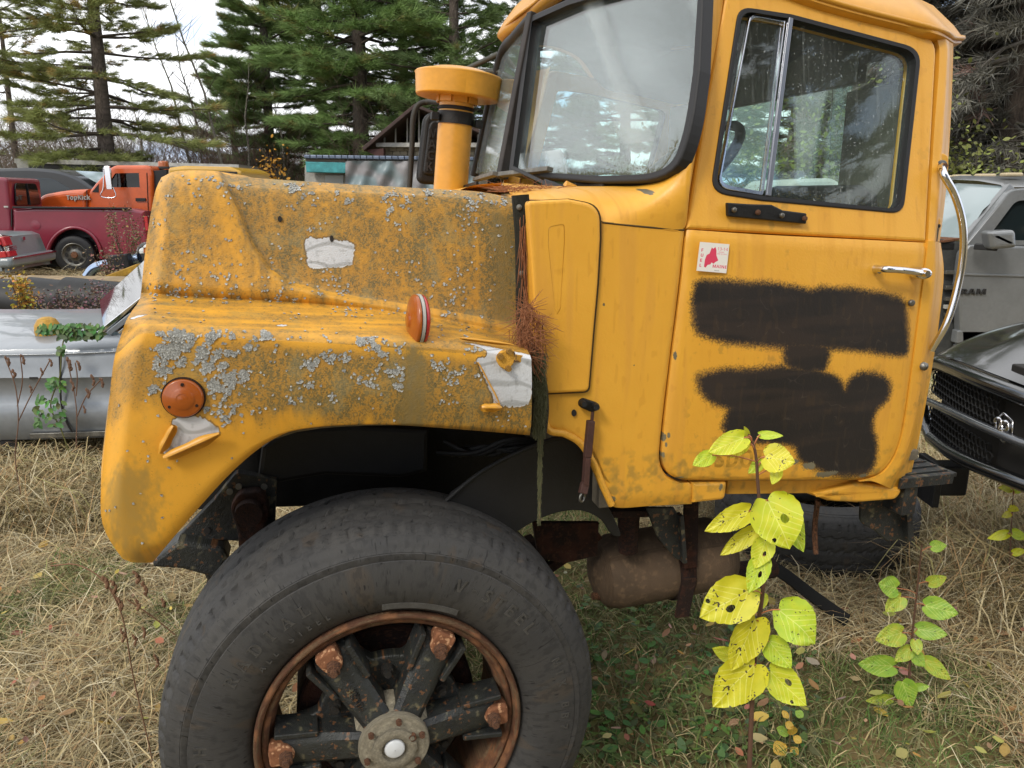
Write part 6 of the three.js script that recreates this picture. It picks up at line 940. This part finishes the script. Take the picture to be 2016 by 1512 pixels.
// ---------- poplar saplings ----------
function leafTex(seed, base, edge, spots) {
  const S = 256; return tex(S, S, (x, y) => {
    const u = x / S - .5, v = y / S, au = Math.abs(u), n = fbm(u * 9 + seed, v * 9, 3); let c = mix3(base, edge, clamp(n * 1.4 - .3)); const pale = mix3(base, [.95, .95, .66], .75);
    let vein = sstep(.014, .004, au); for (let k = 0; k < 6; k++) { const v0 = .06 + k * .14, d = Math.abs(v - v0 - au * (1.0 - k * .06)); vein = Math.max(vein, .8 * sstep(.016, .004, d) * (au < .48 ? 1 : 0)); }
    c = mix3(c, pale, vein * .8); const fine = sstep(.6, .75, noise(u * 60 + seed, v * 60)); c = mix3(c, edge, fine * .2); const sp = sstep(1 - spots, 1.04 - spots, noise(u * 34 + seed * 3, v * 34)) * sstep(.45, .6, fbm(u * 5 + seed, v * 5 + 3, 2)); return mix3(c, hex(0x3c3328), sp * .9);
  }, { repeat: false });
}
const LT = [leafTex(1, hex(0xc3cf2a), hex(0xd6d22c), .12), leafTex(2, hex(0xaecb34), hex(0xc9d42c), .16), leafTex(3, hex(0xd8d02a), hex(0xc6c41f), .25)], LTG = [leafTex(4, hex(0x86b13a), hex(0xa5bf3c), .14), leafTex(5, hex(0x9bbb3a), hex(0xc0b83a), .2)], LTO = [leafTex(6, hex(0xd4b23a), hex(0xe0a63a), .1)];
const holeTex = tex(128, 128, (x, y) => { const u = x / 128 - .5, v = y / 128; const d = Math.min(Math.hypot((u + .14) * 1.2, v - .42) - .07 - .03 * noise(x * .1, y * .1), Math.hypot(u - .2, (v - .7) * 1.4) - .05); return d < 0 ? 0 : 1; }, { ch: 'a', repeat: false });
const leafMat = (t, h) => phys(0xffffff, .55, { map: t, transmission: .22, thickness: 0, ...(h ? { alphaMap: holeTex, alphaTest: .5 } : {}) });
const LM = LT.map((t) => leafMat(t)), LMH = LT.map((t) => leafMat(t, true)), LMG = LTG.map((t) => leafMat(t)), LMO = LTO.map((t) => leafMat(t));
function leafGeo(B, Tp, W, n, curl = .25, wave = 1, oval = false) {   // heart-shaped blade from stalk point B to tip
  const L = B.distanceTo(Tp), y = Tp.clone().sub(B).normalize(), x = y.clone().cross(n).normalize(), z = x.clone().cross(y).normalize(), rows = [], NU2 = 12, NV = 16, uv = [];
  for (let j = 0; j <= NV; j++) {
    const v = j / NV, row = []; let hw = oval ? Math.sin(Math.PI * clamp(v, .02, 1)) ** .8 * .5 : (v < .3 ? .5 * Math.sqrt(1 - ((.3 - v) / .36) ** 2) : .5 * Math.cos((v - .3) / .7 * Math.PI / 2) ** .85); hw = Math.max(hw, .001) * (1 + .025 * Math.sin(v * 60)); const tip = v > .88 ? .5 : 1;
    for (let i = 0; i <= NU2; i++) { const u = i / NU2 * 2 - 1, lob = !oval && v < .3 ? -.11 * L * Math.sin(Math.abs(u) * Math.PI * .75) * (1 - v / .3) : 0; const q = B.clone().addScaledVector(y, L * v + lob).addScaledVector(x, u * hw * W).addScaledVector(z, curl * W * (.25 * u * u * (1 - v) + .12 * Math.sin(v * 3.1 + wave) - .35 * v * v * .5) + .02 * W * Math.sin(u * 6 + v * 9 + wave * 5)); row.push(q); uv.push(u * hw * .95 + .5, .04 + .92 * v); }
    rows.push(row);
  }
  const g = gridGeo(rows); g.setAttribute('uv', new THREE.BufferAttribute(new Float32Array(uv), 2)); return g;
}
function sapling(label, D, stem, leaves, mats, matsH, stemR, seed, fall = 0) {
  const R = rng(seed), base = atDepth(...stem[0], D), t = thing('poplar_sapling', label, 'sapling', null, V(base.x, 0, base.z)), O = t.position, P = (x, y, d = 0) => atDepth(x, y, D + d).sub(O), pts = stem.map(([x, y, d]) => P(x, y, d ?? 0)); pts[0].y = Math.min(pts[0].y, 0); const cv = new THREE.CatmullRomCurve3(pts);
  const sm = cv.getPoints(40); mk('stem', uvBox(merge(limb(sm, stemR, stemR * .4, 7))), std(0x5b4030, .7), t); const mPet = std(0xb2704a, .6);
  leaves.forEach(([bx, by, tx, ty, w, d = 0, h = 0, tilt = 0], i) => {
    const sc = D / FOCAL * 1.03, B = P(bx, by, d), Tp = P(tx, ty, d - .012 - .03 * R() + tilt), n = V((R() - .5) * .5, .55 + .3 * (R() - .5), 1).normalize(), m = h ? matsH[i % matsH.length] : mats[i % mats.length];
    const lf = mk('leaf', leafGeo(B, Tp, w * sc * 1.05, n, .35 + .5 * R(), R() * 6), m, t); let near = sm[0], bd = 1e9; for (const q of sm) { const e = Math.abs(q.y - B.y + .015) + .3 * q.distanceTo(B); if (e < bd) { bd = e; near = q; } } mk('leaf_stalk', tube([near, near.clone().lerp(B, .5).add(V(0, .006, .004)), B], .0014, 8, 5), mPet, lf);
  });
  return t;
}
sapling('tall poplar sapling with large lime-yellow leaves before the yellow door', 1.42, [[1476, 1700], [1476, 1500], [1480, 1400], [1490, 1250], [1503, 1150], [1500, 1060], [1492, 950], [1486, 885], [1470, 848]], [
  [1464, 862, 1396, 890, 44, -.01], [1402, 896, 1364, 916, 30, -.02], [1468, 872, 1438, 900, 26], [1472, 858, 1466, 840, 12], [1496, 856, 1542, 858, 18, .01], [1508, 900, 1564, 908, 58, -.01], [1532, 922, 1520, 954, 24, -.01], [1500, 908, 1474, 932, 24, .01],
  [1474, 1006, 1388, 1046, 46, -.02], [1512, 985, 1556, 1082, 100, -.03, 1], [1534, 982, 1584, 1088, 56, .0], [1484, 1044, 1420, 1094, 36, .0], [1506, 1066, 1488, 1118, 44, -.02, 1], [1502, 1098, 1474, 1168, 46, -.03, 1], [1474, 1164, 1378, 1216, 92, -.02, 1], [1500, 1168, 1474, 1206, 40, .03], [1536, 1200, 1608, 1268, 92, -.02], [1490, 1222, 1440, 1322, 76, -.02], [1446, 1296, 1402, 1276, 32, .02], [1514, 1262, 1558, 1316, 54, -.01], [1486, 1310, 1404, 1394, 96, -.02], [1516, 1322, 1592, 1390, 70, -.01, 1]], LM, LMH, .006, 601);
sapling('short poplar sapling with green leaves in the grass near the scrap tyres', 2.26, [[1790, 1394], [1790, 1330], [1797, 1240], [1808, 1140], [1815, 1072]], [
  [1766, 1158, 1730, 1150, 44], [1772, 1176, 1748, 1204, 36], [1822, 1192, 1888, 1208, 46, -.02], [1776, 1246, 1724, 1260, 46], [1806, 1238, 1866, 1250, 36], [1802, 1262, 1808, 1288, 24, -.02], [1758, 1312, 1692, 1308, 44], [1792, 1278, 1764, 1302, 30], [1798, 1288, 1822, 1312, 30], [1822, 1300, 1872, 1338, 34], [1776, 1342, 1796, 1394, 48, -.03], [1754, 1376, 1704, 1380, 22], [1834, 1076, 1864, 1074, 24], [1830, 1146, 1862, 1138, 26], [1800, 1352, 1830, 1352, 18]], LMG, LMG, .005, 602);
sapling('slender yellow-leaved sapling rising beside the black pickup grille', 2.9, [[1982, 1240], [1986, 1160], [1990, 1060], [1996, 950]], [[1990, 962, 1966, 960, 18], [1996, 966, 2014, 958, 18], [1988, 1000, 2006, 1004, 16], [1984, 1050, 1944, 1060, 20], [1992, 1048, 2024, 1060, 22], [1990, 1010, 1972, 1018, 14], [1994, 1088, 2020, 1084, 16]], LM, LM, .004, 603);
{ // small plant with oval gold leaves
  const t = thing('seedling', 'low seedling with oval golden leaves below the tall sapling', 'plant', null, onGround(1545, 1500)), O = t.position, P = (x, y, D = 2.02) => atDepth(x, y, D).sub(O), st = tube([V(0, 0, 0), P(1552, 1480), P(1556, 1440), P(1558, 1400)], .0025, 16, 5); mk('stem', st, std(0x6b5a35, .8), t);
  [[1558, 1446, 1562, 1430, 14], [1562, 1450, 1578, 1462, 12], [1552, 1446, 1530, 1434, 14, 1], [1548, 1468, 1524, 1480, 22], [1556, 1472, 1572, 1486, 14], [1550, 1402, 1542, 1412, 12], [1566, 1400, 1582, 1412, 12, 1], [1556, 1420, 1552, 1436, 12]].forEach(([a, b, c, d, w, g], i) => mk('leaf', leafGeo(P(a, b), P(c, d, 2.0), w * 1.35 / 1000 * 1.6, V(.1 * (i % 3 - 1), .8, .7).normalize(), .3, i, true), g ? LMG[0] : LMO[0], t));
}
// ---------- dry weeds ----------
function dryWeed(label, D, stems, spikes, color, seed, name = 'dry_weed') {
  const R = rng(seed), b = atDepth(...stems[0][0], D), t = thing(name, label, 'weed', null, V(b.x, 0, b.z)), O = t.position, P = (x, y, d = 0) => atDepth(x, y, D + d).sub(O), m = std(color, .9);
  stems.forEach((s, k) => { const pts = s.map(([x, y], i) => P(x, y, k * .02 + i * .01)); if (k === 0) pts.unshift(V(0, 0, 0)); mk('stalk', tube(pts, .0016 * D ** .5, pts.length * 6, 4), m, t); });
  spikes.forEach(([x, y, l, w]) => { const p = P(x, y), s = D / FOCAL, g = []; const n = 10; for (let i = 0; i < n; i++) { const a = R() * 6.28; g.push(new THREE.IcosahedronGeometry(w * s * (.45 + .3 * R()), 0).scale(1, 1.5, 1).translate(p.x + Math.cos(a) * w * s * .3 + Math.sin(i * .3) * w * s, p.y - l * s * i / n, p.z + Math.sin(a) * w * s * .3)); } mk('seed_spike', g.map(clean), m, t); });
  return t;
}
dryWeed('arching dry weed with drooping brown seed spikes before the front wheel', 1.9, [[[300, 1500], [262, 1330], [236, 1200], [200, 1140], [152, 1112], [100, 1114]], [[250, 1180], [300, 1214], [345, 1250]], [[236, 1200], [225, 1170], [210, 1150]]], [[204, 1138, 26, 6], [220, 1144, 30, 6], [265, 1126, 26, 6], [280, 1148, 30, 6], [232, 1180, 26, 6], [238, 1240, 30, 5], [262, 1250, 26, 5], [280, 1236, 24, 5], [318, 1180, 20, 5], [305, 1290, 30, 5], [268, 1182, 24, 5]], 0x7a5a42, 701);
dryWeed('dead weed stalks with dark seed heads along the silver sedan', 3.7, [[[30, 900], [36, 830], [30, 760], [10, 705]], [[36, 830], [60, 780], [98, 710]], [[34, 800], [44, 750], [40, 700]], [[150, 880], [150, 800], [132, 706]], [[152, 820], [170, 780], [198, 748]], [[150, 780], [152, 740], [148, 714]]], [[12, 704, 18, 4], [24, 730, 14, 4], [42, 700, 18, 4], [58, 760, 14, 3], [80, 726, 14, 3], [98, 708, 14, 3], [132, 706, 26, 5], [140, 750, 20, 4], [152, 712, 18, 4], [170, 766, 18, 4], [180, 740, 20, 4], [198, 746, 18, 4], [164, 800, 14, 3]], 0x6a4f3e, 702);
{ // feathery dry weeds between the cars
  const feather = (label, px, D, y0, y1, w, color, seed) => { const R = rng(seed), p0 = G(px, D), t = thing('feathery_weed', label, 'weed', null, p0), top = atDepth(px, y0, D).y, s = D / FOCAL, wood = [], ls = []; for (let k = 0; k < 22; k++) { const e = V((R() - .5) * w * s, top * (.55 + .45 * R()), (R() - .5) * w * s), m2 = V(e.x * .35, e.y * .6, e.z * .35); wood.push(...limb([V(0, 0, 0), m2, e], .006, .002, 3)); for (let i = 0; i < 26; i++) { const f = .4 + .6 * R(), p = m2.clone().lerp(e, f).add(V((R() - .5) * .14, (R() - .5) * .1, (R() - .5) * .14)); ls.push([p, V(R() - .5, R(), R() - .5).normalize(), .012 + .016 * R(), color.map((c) => c * (.7 + .6 * R())), R() * 6]); } } mk('stalks', wood.map(clean), std(0x5c4a38, 1), t); addCopies('seed_fluff', LEAFLET, mStraw, ls, t); };
  feather('tall feathery brown weed standing before the maroon pickup bed', 236, 11, 395, 560, 70, [.2, .15, .08], 711); feather('shorter feathery weed before the maroon pickup wheel', 196, 10.5, 480, 560, 50, [.2, .13, .09], 712); feather('purplish dry weed in front of the plank deck', 90, 8.6, 555, 600, 110, [.14, .09, .08], 713); feather('purplish dry weed between the plank deck and plough bar', 175, 8.4, 548, 600, 120, [.15, .1, .09], 714); feather('mustard-coloured weed beside the dark drums', 18, 7.6, 530, 600, 36, [.4, .26, .04], 715);
}
{ // vine on the silver sedan
  const R = rng(720), t = thing('vine', 'green vine trailing over the cowl and door gap of the silver sedan', 'vine', null, atDepth(118, 660, 4.2).setY(0)), O = t.position, P = (x, y, D) => atDepth(x, y, D).sub(O), path = [[150, 900, 4.2], [122, 850, 4.22], [100, 800, 4.22], [118, 740, 4.22], [122, 690, 4.22], [130, 664, 4.3], [160, 656, 4.35], [205, 645, 4.35]].map((q) => P(...q)); path[0].y = 0;
  mk('runner', tube(path, .004, 60, 5), std(0x5b5a2c, .8), t); const ls = []; for (const [x0, x1, y0, y1, n, D] of [[115, 205, 640, 668, 150, 4.3], [75, 120, 640, 660, 40, 4.3], [112, 126, 684, 700, 18, 4.2], [92, 130, 745, 770, 30, 4.2], [70, 128, 780, 840, 60, 4.2]]) for (let i = 0; i < n; i++) ls.push([P(lerp(x0, x1, R()), lerp(y0, y1, R()), D - .05 * R()), V(R() - .5, R() * .6, .8).normalize(), .016 + .014 * R(), [.07, .14, .04].map((c) => c * (.7 + .8 * R())), R() * 6]); addCopies('leaves', LEAFLET, mLeafy, ls, t);
}
// ---------- pine needles and moss caught in the hood gap ----------
{
  const R = rng(730), o = []; const needle = (p, d, L) => o.push(cone(p, p.clone().addScaledVector(d, L), .0009, .0004, 3));
  for (let i = 0; i < 420; i++) { const t = R(), px = 1040 + (R() + R() - 1) * (14 + 26 * Math.sin(t * Math.PI)), py = 600 + t * 110, p = T(px, py, -.075 + .05 * R()); needle(p, V((R() - .5) * 1.2, -.4 + (R() - .5) * 1.6, (R() - .3) * .6).normalize(), .03 + .035 * R()); }
  for (let i = 0; i < 60; i++) needle(T(1022 + R() * 16, 420 + R() * 190, -.14), V((R() - .5) * .3, -1, .1 * R()).normalize(), .05 + .03 * R());
  const m1 = std(0x94603f, .9), t1 = thing('pine_needles', 'clump of fallen reddish pine needles caught in the hood gap', 'needles', null, truck.position, F.yaw); mk('needle_clump', merge(o.map(clean)), m1, t1); o.length = 0;
  for (let i = 0; i < 170; i++) { const p = T(970 + R() * 130, 374 + (R() - .5) * 10, -.3 - .3 * R()); needle(p, V((R() - .5) * 2, .15 * R(), (R() - .5) * 2).normalize(), .04 + .04 * R()); }
  const t2 = thing('pine_needles', 'reddish pine needles heaped below the windscreen wiper', 'needles', null, truck.position, F.yaw); mk('needle_heap', merge(o.map(clean)), m1, t2); o.length = 0;
  for (let i = 0; i < 1500; i++) { const t = R() ** .8, py = 690 + t * 165, w = 15 * (1 - .35 * t), p = T(1062 + (R() - .5) * 2 * w + 2 * Math.sin(py * .05), py, -.055 + .012 * R()); o.push(cone(p, p.clone().add(V((R() - .5) * .012, -.006 - .01 * R(), .008 * R())), .0013, .0005, 3)); }
  for (let i = 0; i < 500; i++) { const t = R(), py = 840 + t * 180, p = T(1064 - t * 3 + (R() - .5) * 8 * (1 - t), py, -.07); o.push(cone(p, p.clone().add(V((R() - .5) * .01, -.02, .004 * R())), .0012, .0005, 3)); }
  const t3 = thing('moss_strand', 'grey-green moss hanging down behind the torn fender', 'moss', null, truck.position, F.yaw); mk('moss', merge(o.map(clean)), std(0x5c5c40, 1), t3); mk('hanging_root', tube([T(1063, 850, -.07), T(1064, 920, -.072), T(1061, 1020, -.07)], .0035, 20, 6), std(0x7a6a4c, 1), t3);
}
renderer.render(scene, camera);
